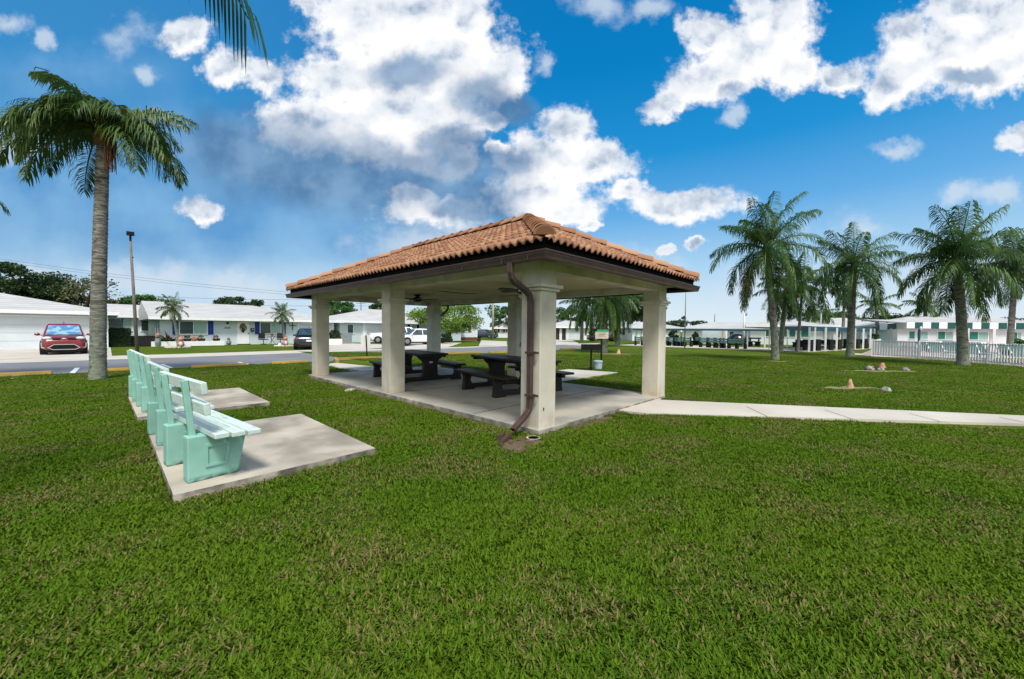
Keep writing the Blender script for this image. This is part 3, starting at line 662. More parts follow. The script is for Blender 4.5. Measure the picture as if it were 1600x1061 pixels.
def P_(name,label,bp,tp,D,r,L,nf,nl,leaf,**k):
    b=gp(*bp) if bp[1] else at(bp[0],D); return palm(name,label,b,wtop(tp[0],tp[1],D),r,L,nf,nl,leaf,**k)
P_('queen_palm','leaning queen palm with ragged brown hanging fronds, first right of the pavilion',(1212,563),(1194,402),20.3,.155,3.3,28,64,'palmdark',seed=31,ll=.95,w=.038,group=G,elr=(88,-42),droop=(1.2,1.9),dead=2)
P_('queen_palm','darker slimmer palm directly behind the leaning palm trunk',(1220,550),(1226,465),28,.15,2.5,18,46,'palmdark',seed=32,ll=.65,w=.05,group=G)
P_('queen_palm','slender grey-trunked palm between the leaning palm and the pale-trunked palm',(1247,550.5),(1252,448),29,.09,3.3,20,46,'palmdark',seed=33,ll=1.0,w=.06,group=G,elr=(70,-50),sheath='leafmid')
P_('queen_palm','straight pale-trunked palm with green crown shaft beside the green-trimmed shelter',(1329,557),(1330,428),23.8,.18,2.9,24,58,'palmdark',seed=34,ll=.9,w=.042,group=G,elr=(80,-35),sheath='leafmid')
P_('queen_palm','stout palm in front of the white pool fence with shaggy crown boots',(1506,571),(1492,425),18.1,.175,2.85,30,66,'palmdark',seed=35,ll=.9,w=.036,group=G,elr=(86,-30),droop=(1.1,1.7),sheath='palmdead')
P_('queen_palm','rightmost palm with smooth brown trunk rising behind the pool fence',(1578,0),(1582,425),27,.15,3.1,24,54,'palmdark',seed=36,ll=.95,w=.06,group=G,elr=(86,-40))
P_('coconut_palm','small far palm above the white roof, left of the round dark tree',(1371,0),(1368,482),50,.2,2.6,16,26,'palmdark',seed=37,ll=.75,w=.09,elr=(60,-25))
P_('coconut_palm','far palm with round crown above the striped pool awning',(1445,0),(1444,486),50,.2,2.9,16,28,'palmdark',seed=38,ll=.8,w=.09,elr=(70,-15))
P_('coconut_palm','far thin-trunked palm rising just left of the pale-trunked palm',(1317,0),(1317,462),44,.14,2.2,15,26,'palmdark',seed=39,ll=.7,w=.08)
P_('coconut_palm','low dark palm over the long white roof behind the leaning palm, left one',(1262,0),(1262,500),52,.2,2.4,13,24,'palmdark',seed=40,ll=.7,w=.1,elr=(60,0))
P_('coconut_palm','low dark palm over the long white roof behind the leaning palm, right one',(1284,0),(1284,497),54,.2,2.4,13,24,'palmdark',seed=41,ll=.7,w=.1,elr=(60,0))
G2='palms seen through the pavilion'
P_('queen_palm','thick-trunked palm behind the barbecue grill',(944,551),(945,474),26.5,.2,3.1,32,56,'palmdark',seed=42,ll=.8,w=.05,group=G2,elr=(70,-55),droop=(1.1,1.7))
P_('queen_palm','palm just right of the thick-trunked palm behind the grill',(965,541),(966,470),36,.2,3.3,20,44,'palmgreen',seed=43,ll=.85,w=.07,group=G2,elr=(70,-50))
P_('queen_palm','slim palm in front of the far white garage, right of the near column',(909,534.5),(909,480),48,.2,3.6,20,40,'palmgreen',seed=44,ll=.9,w=.08,group=G2,elr=(60,-50))
# pygmy palms before the blue-shuttered house
for (px,py,tx,ty,D,l,sd) in ((279,543,270,486,27.2,'small pale palm with curved trunk before the left blue shutters',51),(445,541,441,495,31,'small pale palm before the right blue shutters and bistro chairs',52)):
    palm('pygmy_palm',l,at(px,D),wtop(tx,ty,D),.09,1.1,20,28,'palmpale',seed=sd,ll=.36,w=.04,elr=(80,-30),droop=(.7,1.3),leafdroop=.5,sheath='palmdead')
def foliage(m,c,R,n,leaf,rnd,K=20,shell=.55):
    cl=[]
    for k in range(K):
        while True:
            d=Vector((rnd.uniform(-1,1),rnd.uniform(-1,1),rnd.uniform(-.8,1)))
            if .3<d.length<1: break
        d=d.normalized()*rnd.uniform(shell,.95)
        cl.append((Vector((c[0]+d.x*R[0],c[1]+d.y*R[1],c[2]+d.z*R[2])),rnd.uniform(.22,.42)))
    for i in range(n):
        cc,r=cl[i%K]; d=Vector((rnd.gauss(0,1),rnd.gauss(0,1),rnd.gauss(0,1))).normalized()*(rnd.random()**.45)
        p=cc+Vector((d.x*R[0]*r,d.y*R[1]*r,d.z*R[2]*r*1.0))
        a=Vector((rnd.gauss(0,1),rnd.gauss(0,1),rnd.gauss(0,1))).normalized(); b=a.cross(Vector((rnd.gauss(0,1),rnd.gauss(0,1),rnd.gauss(0,1)))).normalized()
        s=leaf*rnd.uniform(.6,1.3); m.add([p-a*s,p+b*s*.55,p+a*s,p-b*s*.55],[(0,1,2,3)])
    return cl
def tree(name,label,px,D,ytop,ybot,wpx,mat,seed,n=5000,leaf=.14,group=None,K=22,cat='tree',shell=.5,depth=None):
    rnd=random.Random(seed); x,y=at(px,D); z1=zz(px,ytop,D); z0=max(.3,zz(px,ybot,D)); rx=wpx/608*D/2; rz=(z1-z0)/2
    o=thing(name,label,cat,(x,y,0),0,group); m=MB()
    cl=foliage(m,(0,0,(z0+z1)/2),(rx*.92,depth or rx*.92,rz*.92),n,leaf,rnd,K,shell); m.build('crown',mat,o)
    m=MB(); h=(z0+z1)/2; r=max(.12,rx*.07); m.tube([(0,0,-.05),(.05,0,h*.5),(0,.05,h*.9)],[r*1.3,r,r*.7],9)
    for c,q in cl[:9]: m.tube([(0,0,h*.55),(c*.5+Vector((0,0,h*.3))),c],[r*.55,r*.35,r*.12],6)
    m.build('trunk','bark',o,smooth=True); return o
G='trees behind the houses'
tree('oak_tree','large dark oak at the far left behind the white garage',22,48,405,478,125,'leafdark',61,9000,.17,G,K=30,depth=4)
tree('oak_tree','dark bushy oak behind the garage roof, just left of the big palm trunk',78,50,428,486,90,'leafdark',62,7000,.17,G,K=26,depth=4)
tree('bare_tree','sparse brown-leaved tree behind the big palm trunk',135,50,425,490,90,'leafolive',63,1500,.15,G,K=34,shell=.3,depth=4)
tree('oak_tree','low olive tree just right of the big palm trunk above the recessed roof',180,54,465,492,40,'leafolive',64,2200,.17,G,depth=3)
tree('round_tree','rounded dense green tree behind the wooden lamp pole',224,56,459,492,66,'leafmid',65,5500,.16,G,K=30,depth=4)
tree('umbrella_tree','wide flat-topped green tree above the white ridge between the small palms, left one',360,66,459,486,44,'leafdark',66,2800,.17,G,depth=3)
tree('umbrella_tree','smaller flat-topped green tree above the white ridge, right one',396,66,466,486,30,'leafdark',67,2000,.17,G,depth=2)
tree('round_tree','bright green tree seen between the left and middle pavilion columns',528,62,466,500,50,'leafmid',68,4000,.17,G,depth=4)
tree('round_tree','dark tree top peeping left of the middle left column',595,62,470,495,34,'leafdark',69,2500,.17,G,depth=3)
tree('shade_tree','lime green shade tree in front of the brick-based house',700,44,470,520,125,'leaflime',70,9000,.13,G,K=36,depth=3.2)
tree('round_tree','dark green tree behind the far pale light pole',792,75,474,514,70,'leafmid',71,5000,.2,G,depth=5)
tree('round_tree','large green tree behind the palms at right of the near column',985,76,455,506,100,'leafdark',72,9000,.22,G,K=32,depth=6)
tree('round_tree','pale green tree low behind the far white garage',893,80,478,508,50,'leafmid',73,3500,.22,G,depth=5)
tree('round_tree','green treetop in line behind the first shelter, left of the flag pole',1056,110,500,512,36,'leafdark',74,1500,.25,G,depth=4)
tree('conifer','tiny pointed far tree just left of the thin flag pole',1067,112,493,511,8,'leafdark',75,500,.22,G,depth=1.2)
tree('round_tree','small far treetop over the white roof right of the flag pole',1094,110,500,511,24,'leafdark',76,900,.25,G,depth=3)
tree('round_tree','long low green treetop behind the palm trunks',1312,90,487,512,80,'leafmid',77,4500,.24,G,K=34,depth=5)
tree('round_tree','dark round tree between the two far white roofs at right',1405,70,488,522,66,'leafdark',78,6500,.2,G,K=34,depth=5)
tree('round_tree','low bush-like treetop over the striped awning left of the stout palm trunk',1475,85,496,512,40,'leafolive',79,1500,.2,G,depth=3)
tree('round_tree','sparse far treetop over the awning at the right edge',1570,90,495,514,60,'leafolive',80,1400,.22,G,K=28,shell=.3,depth=3)
# shrubs
def shrub(name,label,px,D,ytop,ybot,wpx,mat,seed,n=1500,leaf=.06,cat='shrub',box=False,group=None,flower=False):
    rnd=random.Random(seed); x,y=at(px,D); z1=zz(px,ytop,D); z0=max(0,zz(px,ybot,D)); rx=wpx/608*D/2
    o=thing(name,label,cat,(x,y,0),0,group); m=MB()
    if box:
        for i in range(n):
            p=Vector((rnd.uniform(-1,1)*rx,rnd.uniform(-1,1)*rx,rnd.uniform(z0,z1))); k=rnd.randrange(3)
            if k==0: p.x=math.copysign(rx,p.x)
            elif k==1: p.y=math.copysign(rx,p.y)
            else: p.z=z1
            p+=Vector((rnd.gauss(0,.03),rnd.gauss(0,.03),rnd.gauss(0,.03)))
            a=Vector((rnd.gauss(0,1),rnd.gauss(0,1),rnd.gauss(0,1))).normalized(); b=a.cross(Vector((rnd.gauss(0,1),rnd.gauss(0,1),.3))).normalized(); s=leaf*rnd.uniform(.6,1.3)
            m.add([p-a*s,p+b*s*.55,p+a*s,p-b*s*.55],[(0,1,2,3)])
        m.box(-rx*.9,rx*.9,-rx*.9,rx*.9,0,z1*.94)
    else: foliage(m,(0,0,(z0+z1)/2),(rx*.85,rx*.85,(z1-z0)/2*.9),n,leaf,rnd,16,.4)
    m.build('foliage',mat,o)
    m=MB(); m.tube([(0,0,0),(0,0,max(.1,(z0+z1)/2))],[.03,.02],6); m.build('stem','bark',o)
    if flower:
        m=MB()
        for k in range(26): m.ball((rnd.gauss(0,rx*.45),rnd.gauss(0,rx*.45),z0+rnd.uniform(.0,.35)*(z1-z0)),.05,6,4)
        m.build('flowers','flower',o)
    return o
shrub('clipped_hedge','square clipped dark hedge block right of the big palm trunk',187,28,514,542,22,'leafdark',81,5000,.05,'hedge',True)
shrub('ixora_shrub','dark round shrub with red flowers in the white planter left of the C-shaped drive',525,36,514,534,22,'leafdark',82,2600,.07,flower=True)
shrub('hedge','dark hedge in front of the brick-based white house',697,40,520,540,26,'leafdark',83,3500,.07,'hedge')
shrub('shrub','reddish low shrub at the right corner of the brick-based house',748,46,528,534,8,'leafolive',84,700,.06)
shrub('shrub','low green shrubs beside the far pale pole',772,66,517,530,20,'leafmid',85,1500,.09)
shrub('shrub','round dark topiary shrub behind the shelter benches, left one',1054,45,515,534,22,'leafdark',86,2000,.08,group='round shrubs behind the benches')
shrub('shrub','round dark topiary shrub behind the shelter benches, right one',1087,45,516,534,12,'leafdark',87,1500,.08,group='round shrubs behind the benches')
shrub('shrub','green shrub behind the right end of the pool fence',1592,33,529,545,30,'leafmid',88,1500,.08)
shrub('shrub','small green shrub behind the left end of the pool fence',1366,38,520,531,14,'leafmid',89,700,.08)
# ---------------------------------------------------------------- BUILDINGS
def roofmesh(x0,x1,y0,y1,ze,zr,hl,hr,th=.16):
    # ridge along x; hl/hr = hip run at each end (0 = gable)
    m=MB(); ym=(y0+y1)/2
    b=[(x0,y0,ze),(x1,y0,ze),(x1,y1,ze),(x0,y1,ze)]; r=[(x0+hl,ym,zr),(x1-hr,ym,zr)]
    lo=[(p[0],p[1],p[2]-th) for p in b]
    vs=b+r+lo
    fs=[(0,1,5,4),(2,3,4,5),(3,0,4),(1,2,5),(1,0,6,7),(2,1,7,8),(3,2,8,9),(0,3,9,6),(6,9,8,7)]
    return m.add(vs,fs)
def window(h,x0,x1,z0,z1,panes=('glassd','glassl'),sh=None,y=0.,shw=.32,name='window'):
    w=MB(); t=.06
    w.box(x0-t,x1+t,y-.04,y,z1,z1+t); w.box(x0-t,x1+t,y-.07,y,z0-t,z0); w.box(x0-t,x0,y-.04,y,z0,z1); w.box(x1,x1+t,y-.04,y,z0,z1)
    n=len(panes); W=(x1-x0)/n
    for k in range(1,n): w.box(x0+W*k-.02,x0+W*k+.02,y-.035,y,z0,z1)
    f=w.build(name,'white',h)
    for k,p in enumerate(panes):
        g=MB(); g.box(x0+W*k+(.021 if k else 0),x0+W*(k+1)-(.021 if k<n-1 else 0),y-.018,y-.002,z0,z1); g.build('pane',p,f)
    if sh:
        for a in (x0-t-.02-shw,x1+t+.02):
            s=MB(); s.box(a,a+shw,y-.045,y-.001,z0-.05,z1+.06)
            for k in range(12):
                zz_=z0+(z1-z0)*k/12; s.box(a+.03,a+shw-.03,y-.058,y-.046,zz_,zz_+(z1-z0)/12*.6)
            s.build('shutter',sh,h)
    return f
def garage(h,x0,x1,z1,y=0.,mat='gardoor'):
    m=MB(); n=4
    for k in range(n): m.box(x0,x1,y-.03,y-.001,z1*k/n+.012,z1*(k+1)/n-.008)
    g=m.build('garage_door',mat,h)
    m=MB(); m.box(x0-.1,x0-.003,y-.05,y,0,z1+.1); m.box(x1+.003,x1+.1,y-.05,y,0,z1+.1); m.box(x0,x1,y-.05,y,z1+.003,z1+.1); m.build('door_frame','white',h)
def house(label,loc,rz,W,Dp,ze,zr,wall='wwall',hl=0,hr=0,ov=.6,name='house',roof='wroof',gable=True,group='single-storey houses'):
    h=thing(name,label,'house',loc,rz,group)
    m=MB(); m.box(0,W,0,Dp,-.05,ze-.18); 
    m.build('wall',wall,h)
    if gable:
        # gable infill
        s=(zr-ze)/(Dp/2+ov); m=MB()
        for x,hh in ((.0,hl),(W-.02,hr)):
            if hh==0: m.prism([(0.02,ze-.19),(Dp/2,ze-.19+s*(Dp/2)),(Dp-.02,ze-.19)],'x',x+.001,x+.019)
        if m.v: m.build('gable_wall',wall,h)
    roofmesh(-ov,W+ov,-ov,Dp+ov,ze,zr,hl,hr).build('roof',roof,h)
    m=MB(); m.box(-ov,W+ov,-ov-.02,-ov-.001,ze-.2,ze+.02); m.build('eave_trim','white',h)
    return h
# A: garage house far left
h=house('white house with wide garage door behind the red car',(-16,38.6),0,16.05,12,2.42,3.9,hl=6,hr=6.6,ov=.55)
garage(h,8.2,15.2,2.02)
# linking wing
h=house('recessed pale wing between the garage house and the blue-shuttered house',(-.4,52.5),0,5.2,7,2.5,3.7,wall='bluewall',ov=.5)
window(h,U(170,52.5)+.4,U(191,52.5)+.4,1.05,2.15,('glassd',)); window(h,U(192.5,52.5)+.4,U(206,52.5)+.4,1.05,2.15,('glassl',)); window(h,U(221,52.5)+.4,U(235,52.5)+.4,1.05,2.15,('glassd',))
# B: blue shutters
VB=40.
u0=U(250.5,VB); h=house('long pale blue house with bright blue shutters and a wreath on its door',(u0,VB),0,U(522,VB)-u0,15.4,2.22,3.75,wall='bluewall',hl=0,hr=6,ov=.7)
def X(px): return U(px,VB)-u0
window(h,X(281),X(323),.92,1.90,('glassd','glassl'),sh='blue',shw=.36)
window(h,X(407),X(438.5),.95,1.90,('glassd','glassl'),sh='blue',shw=.34)
m=MB(); m.box(X(370.5),X(389),-.05,-.001,.06,1.98); d=m.build('door','white',h)
m=MB(); m.ball((X(387.2),-.09,.98),(.03,.03,.09)); m.build('handle','blue',d)
m=MB(); m.box(X(370),X(389.5),-.5,-.06,0,.06); m.build('doorstep','pot',h)
for px,z in ((370,1.85),(370,1.3),(370,.55)): pass
garage(h,X(467),X(519),1.85,y=0)
m=MB(); m.ball((X(355.5),-.05,1.83),(.10,.05,.10)); m.build('porch_lamp','pot',h)
textmesh('house_number','2838',.22,'pot',h,(X(355),-.012,1.42),(PI/2,0,0))
m=MB(); m.bar((X(457),-.03,1.25),(X(457),-.03,1.95),.06,.03,up=(0,1,0)); m.bar((X(452),-.034,1.68),(X(462),-.034,1.68),.03,.06); m.ball((X(457),-.045,1.68),(.07,.03,.07)); m.build('wall_cross','pot',h)
m=MB(); m.box(X(391.6),X(396.6),-.14,-.001,1.12,1.42); m.build('mailbox','pot',h); m=MB(); m.box(X(393.5),X(395.3),-.15,-.141,1.25,1.34); m.build('letter','whitepl',h)
# side windows in the left gable wall
m=MB(); m.box(-.03,-.001,1.2,1.9,.95,1.85); m.box(-.03,-.001,3.4,4.6,.95,1.85); m.build('side_window','glassd',h)
# planter wall in front
m=MB(); a,b=U(236,39.2),U(350,39.2); m.box(a,b,39.0,39.14,0,.36); m.box(a,a+.14,39.143,39.9,0,.36); m.box(b-.14,b,39.143,39.9,0,.36); tag(m.build('planter_wall','white'),'low white planter wall below the blue-shuttered window','planter wall')
# wreath
w=thing('door_wreath','dark teardrop wreath with brown bow on the pale blue house door','wreath',(U(379.3,VB),VB-.07,1.05)); rnd=random.Random(9); m=MB()
for k in range(420):
    z=rnd.random(); r=.06+.24*math.sin(PI*min(1,(z*.85+.12)))**1 if z>.25 else .04+z*.6
    a=rnd.uniform(0,6.28); q=rnd.random()**.5*r; p=Vector((q*math.cos(a),rnd.uniform(-.05,.02),z*.75)); s=.035
    v=Vector((rnd.gauss(0,1),rnd.gauss(0,.5),rnd.gauss(0,1))).normalized(); b_=v.cross(Vector((0,1,.2))).normalized(); m.add([p-v*s,p+b_*s*.5,p+v*s,p-b_*s*.5],[(0,1,2,3)])
m.build('leaves','leafdark',w); m=MB(); m.ball((.04,-.07,.52),(.12,.04,.10),8,6,.3); m.ball((-.08,-.07,.56),(.07,.03,.06),8,6,.3); m.build('bow','terra',w)
# C
h=house('white house with corner garage and small dark side window, right of the C-drive planter',(U(531,40),40),0,15.6,10,2.25,3.8,wall='bluewall',hl=6,hr=5,ov=.6)
uc=U(531,40)
def X(px): return U(px,40)-uc
window(h,X(543),X(551.5),.95,1.85,('glassd',)); m=MB(); m.box(X(566),X(570.5),-.12,-.001,0,2.06); m.build('pilaster','white',h)
garage(h,X(573),X(628),1.8)
window(h,X(641),X(650),.9,1.9,('glassl',),sh='fascia',shw=.3); 
# D
D_=45.; a=at(688,41.5)
h=house('white house with brick base and red shutters behind the lime tree',(U(698,40.6),40.6),0,U(746,40.6)-U(698,40.6),9,2.75,3.9,wall='wwall',hl=3,hr=3,ov=.4)
ud=U(698,40.6)
def X(px): return U(px,40.6)-ud
window(h,X(720.5),X(730.5),1.15,2.1,('glassl',),sh='red',shw=.45)
m=MB(); m.box(-.03,U(746,40.6)-ud+.03,-.06,-.001,0,.42); m.build('brick_base','brick',h)
h=house('low grey-roofed porch wing left of the brick-based house',(U(684,43),43),0,3.4,5,2.6,4.0,wall='bluewall',roof='greyroof',ov=.3,hl=1,hr=0)
# E far
def fhouse(label,px0,px1,D,ybase,yeave,yridge,wall='wwall',dep_=9,hl=3,hr=3,ov=.5,D2=None,z0=None,**k):
    a=Vector(at(px0,D)); b=Vector(at(px1,D2 or D)); W=(b-a).length; rz=math.atan2((b-a).y,(b-a).x)
    pm=(px0+px1)/2; Dm=(D+(D2 or D))/2
    ze=zz(pm,yeave,Dm); zr=zz(pm,yridge,Dm+dep_/2)
    h=house(label,(a.x,a.y),rz,W,dep_,ze,zr,wall=wall,hl=hl,hr=hr,ov=ov,**k)
    def X(px):
        # intersection of ray with facade line
        k_=(px-800)/608; d=(b-a)/W
        # point a+d*t : (X - k Y)=0
        f=lambda p: (p.x*CA-p.y*SA)-k_*(p.x*SA+p.y*CA)
        f0,f1=f(a),f(b); t=f0/(f0-f1); return t*W
    return h,X
h,X=fhouse('far white house with red shutters beside the pale light pole',770,845,72,531,512.5,503.5)
window(h,X(775),X(776.5),1.0,2.0,('glassd',),sh='red',shw=.4); window(h,X(783),X(787),.9,2.0,('glassl',)); window(h,X(790),X(792.5),1.0,2.0,('glassd',),sh='red',shw=.4)
h,X=fhouse('far white bungalow with a plain garage door seen right of the near column',850,962,60,531,510.8,500.5,dep_=12,hl=5,hr=8)
garage(h,X(888),X(906),1.9); m=MB(); m.box(X(868.5),X(874),-.02,-.001,0,2.0); m.box(X(878),X(884),-.02,-.001,0,2.0); m.build('open_doorway','pot',h)
window(h,X(914),X(916),.9,1.9,('glassd',)); window(h,X(925),X(931),1.0,1.9,('glassd',))
window(h,X(955),X(959.5),1.0,1.8,('glassd',))
h,X=fhouse('far white wing with a dark window behind the slim palm trunks',962,990,62,531,511,504.5,dep_=8,hl=1,hr=3,ov=.3)
window(h,X(972),X(978),.8,1.9,('glassd',))
h,X=fhouse('white house with teal-trimmed eave left of the right rear column',988,1062,58,533,512,503.5,dep_=8,hl=3,hr=3,wall='wwall')
window(h,X(993.5),X(996),.6,1.6,('glassl',)); window(h,X(1000),X(1003),.6,1.6,('glassl',))
h,X=fhouse('long low white house behind the first bench shelter',1066,1212,58,534,513.2,503.5,dep_=10,hl=4,hr=4,D2=52)
window(h,X(1140),X(1146),.6,1.5,('glassd',))
h,X=fhouse('long white house with green windows behind the palm trunks',1172,1302,48,536,508.5,499.2,dep_=10,hl=3,hr=5,D2=44)
for a_,b_ in ((1196,1202),(1211,1217),(1225,1230.5),(1233,1242.5),(1251.5,1263)): window(h,X(a_),X(b_),.95,1.75,('glassg',))
h,X=fhouse('white house behind the wind screens of the second shelter',1300,1398,56,536,510,497.2,dep_=10,hl=2,hr=4,D2=54)
for a_,b_ in ((1308,1312),(1330,1336),(1352,1356)): window(h,X(a_),X(b_),.8,1.8,('glassd',))
h,X=fhouse('white pool house with wide green windows behind the striped awning',1402,1640,46,536,509,495.5,dep_=10,hl=4,hr=2,D2=42)
for a_,b_ in ((1420,1449),(1465,1488),(1513,1543),(1583,1595)): window(h,X(a_),X(b_),zz(1500,530.5,44),zz(1500,518.5,44),('glassg','glassl'))
# ---------------------------------------------------------------- striped awning of the pool terrace
aw=thing('striped_awning','white terrace canopy with dark green square stripes behind the pool fence','awning',(*at(1500,37),0))
m=MB(); g=MB()
A=Vector(at(1363,51)); B=Vector(at(1416,38.5)); C=Vector(at(1700,35.5))
def strip(P,Q,n,off,zt0,zb0,zt1,zb1):
    for k in range(n):
        p=P.lerp(Q,k/n); q=P.lerp(Q,(k+1)/n); t0,t1=k/n,(k+1)/n
        za,zb=zt0+(zt1-zt0)*t0,zb0+(zb1-zb0)*t0; zc,zd=zt0+(zt1-zt0)*t1,zb0+(zb1-zb0)*t1
        nrm=Vector(((Q-P).y,-(Q-P).x)).normalized()*.04
        tgt=MB(); tgt.add([(*p,zb),(*q,zd),(*q,zc),(*p,za),(*(p-nrm),zb),(*(q-nrm),zd),(*(q-nrm),zc),(*(p-nrm),za)],[(0,1,2,3),(7,6,5,4),(0,4,5,1),(3,2,6,7),(0,3,7,4),(1,5,6,2)]); tgt.build(*(('green_panel','green') if (k+off)%2 else ('white_panel','white')),aw,world=True)
strip(A,B,4,1,2.52,1.85,2.62,1.98); strip(B,C,21,0,2.60,2.0,2.56,1.98)
m=MB(); back=Vector((SA,CA))*5.; z1,z2=2.56,2.60
m.add([(*B,2.55),(*C,2.52),(*(C+back),2.95),(*(B+back),3.0),(*B,2.45),(*C,2.42),(*(C+back),2.85),(*(B+back),2.9)],[(0,1,2,3),(7,6,5,4),(0,3,7,4),(3,2,6,7)]); m.build('canopy_top','wroof',aw,world=True)
for px,D in ((1366,49),(1392,43),(1431,38.8),(1491,38),(1512,37.5),(1548,37.6),(1553,37),(1610,37)):
    p=at(px,D); m=MB(); m.box(p[0]-.09,p[0]+.09,p[1]-.09,p[1]+.09,0,2.05); m.build('post','white',aw,world=True)
q=thing('pool_shower','white round pool fixture on a teal post under the awning','pool fixture',(*at(1436,38),0)); m=MB(); m.tube([(0,0,0),(0,0,1.95)],.09,10); m.build('post','teal',q); m=MB(); m.ball((0,-.1,2.0),(.2,.1,.2),12,8); m.build('dial','whitepl',q)
# ---------------------------------------------------------------- pool fence
fp=[Vector(gp(1363,557)),Vector(gp(1438,561.5)),Vector(gp(1545,569.5)),Vector(gp(1680,580))]
fn=thing('pool_fence','white picket fence around the pool, dense boards at its left end','fence',(*fp[1],0))
for i in range(3):
    a,b=fp[i],fp[i+1]; d=(b-a); L=d.length; d.normalize(); m=MB(); n=int(L/(.12 if i else .135))
    for k in range(n):
        p=a+d*(L*(k+.5)/n); w=.052 if i else .112
        m.bar((*p,.06),(*p,1.02),w,.02,up=(d.x,d.y,0)) if False else m.add([(*(p-d*w/2),.08),(*(p+d*w/2),.08),(*(p+d*w/2),1.04),(*(p-d*w/2),1.04)]+[(*(p-d*w/2+Vector((d.y,-d.x))*.02),.08),(*(p+d*w/2+Vector((d.y,-d.x))*.02),.08),(*(p+d*w/2+Vector((d.y,-d.x))*.02),1.04),(*(p-d*w/2+Vector((d.y,-d.x))*.02),1.04)],[(0,1,2,3),(7,6,5,4),(0,4,5,1),(3,2,6,7),(0,3,7,4),(1,5,6,2)])
    o=m.build('picket_panel','white',fn,world=True); o['kind']='stuff' if n>100 else 'part'
    if n<=100: del o['kind']
    m=MB(); m.bar((*a,.98),(*b,.98),.04,.05); m.bar((*a,.16),(*b,.16),.04,.05); m.build('rail','white',fn,world=True)
for i in range(3):
    a,b=fp[i],fp[i+1]; L=(b-a).length; n=max(1,int(L/2.4))
    for k in range(n+(i==2)):
        p=a.lerp(b,k/n); m=MB(); m.box(p.x-.05,p.x+.05,p.y-.05,p.y+.05,0,1.1); m.build('fence_post','white',fn,world=True)
e=Vector(at(1385,38)); m=MB(); a=fp[0]; d=(e-a).normalized(); 
for k in range(30): p=a+d*(.3+k*.3); m.box(p.x-.03,p.x+.03,p.y-.03,p.y+.03,.05,1.02)
m.bar((*a,.98),(*(a+d*9),.98),.04,.05); m.bar((*a,.16),(*(a+d*9),.16),.04,.05); m.build('picket_panel','white',fn,world=True)
# pool furniture behind the fence
def lounger(px,D,rz,l):
    o=thing('pool_lounger',l,'lounger',(*at(px,D),.03),rz,'teal loungers behind the pool fence')
    m=MB(); m.box(-.9,.25,-.32,.32,.33,.37); T=Matrix.Translation((.25,0,.35))@Matrix.Rotation(-.9,4,'Y'); m.box(0,.75,-.32,.32,-.02,.02,T); m.build('sling','lounge',o)
    m=MB()
    for x in (-.8,.2):
        for y in (-.3,.3): m.tube([(x,y,0),(x,y,.34)],.02,6)
    for y in (-.34,.34): m.bar((-.92,y,.35),(.27,y,.35),.04,.05); m.bar((.27,y,.35),(.74,y,.95),.04,.05)
    m.build('frame','whitepl',o)
for px,D,rz,l in ((1449,24.5,.2,'teal lounger behind the first open pickets, left of the stout palm'),(1470,24,.4,'teal lounger just left of the stout palm trunk'),(1487,26,.1,'teal lounger partly hidden by the stout palm trunk on its left'),(1523,22,.3,'teal lounger just right of the stout palm trunk'),(1541,23.5,.6,'reclined teal lounger under the canopy post'),(1583,20.5,.2,'blue-green lounger near the right edge'),(1606,20,.5,'teal lounger cut by the right edge')):
    lounger(px,D,rz,l)
# ---------------------------------------------------------------- shelters and court benches
s1=thing('shuffleboard_shelter','long flat white shelter on posts with dark trim beside the row of dark benches','shelter',(*at(1120,40),0))
a=Vector(at(988,45)); b=Vector(at(1200,35.5)); nrm=Vector((SA,CA))*3.2
m=MB(); zt=zz(1100,513.5,40)
m.add([(*a,zt),(*b,zt),(*(b+nrm),zt+.12),(*(a+nrm),zt+.12),(*a,zt-.1),(*b,zt-.1),(*(b+nrm),zt+.02),(*(a+nrm),zt+.02)],[(0,1,2,3),(7,6,5,4),(0,4,5,1),(1,5,6,2),(2,6,7,3),(3,7,4,0)]); m.build('roof','wroof',s1,world=True)
m=MB(); m.bar((*(a-nrm*.02),zt-.13),(*(b-nrm*.02),zt-.13),.06,.16); m.build('trim','teal',s1,world=True)
for px in (993,1001,1062,1096,1129,1168,1195):
    D=45+(35.5-45)*(px-988)/212; p=at(px,D+.3); m=MB(); m.box(p[0]-.05,p[0]+.05,p[1]-.05,p[1]+.05,0,zt-.1); m.build('post','white',s1,world=True)
m=MB(); p=at(1130,41); m.box(p[0]-.3,p[0]+.3,p[1]-.3,p[1]+.3,0,1.7); m.build('storage_column','white',s1,world=True)
m=MB(); p=Vector(at(1097,43)); q=Vector(at(1127,42)); m.bar((*p,.9),(*q,.9),.08,1.5); m.build('notice_wall','bluewall',s1,world=True)
def cbench(loc,rz,l):
    o=thing('court_bench',l,'bench',(loc[0],loc[1],.02),rz,'dark framed court benches with green backs')
    for y in (-.62,0,.62):
        m=MB(); m.box(-.28,.30,y-.07,y+.07,0,.42); m.box(-.30,-.16,y-.07,y+.07,.42,.92); m.build('frame','black',o)
    m=MB(); m.box(-.22,.30,-.6,.6,.42,.46); m.build('seat','gbench',o)
    m=MB(); m.box(-.33,-.30,-.62,.62,.50,.66); m.box(-.33,-.30,-.62,.62,.70,.86); m.build('backrest','gbench',o)
    return o
vx=[(1044,541),(1056,541.3),(1070,542),(1106,543.6),(1120,544.3),(1139,545.2),(1152,545.8)]
names=['left end of the bench row, beside the right rear column','second in the bench row, left of the thin flag pole','third in the bench row, right behind the thin flag pole','just right of the gap in the bench row','fourth from the right in the row, under the notice wall','second from the right in the bench row before the white column','at the right end of the row beside the floodlight pole']
bb=None
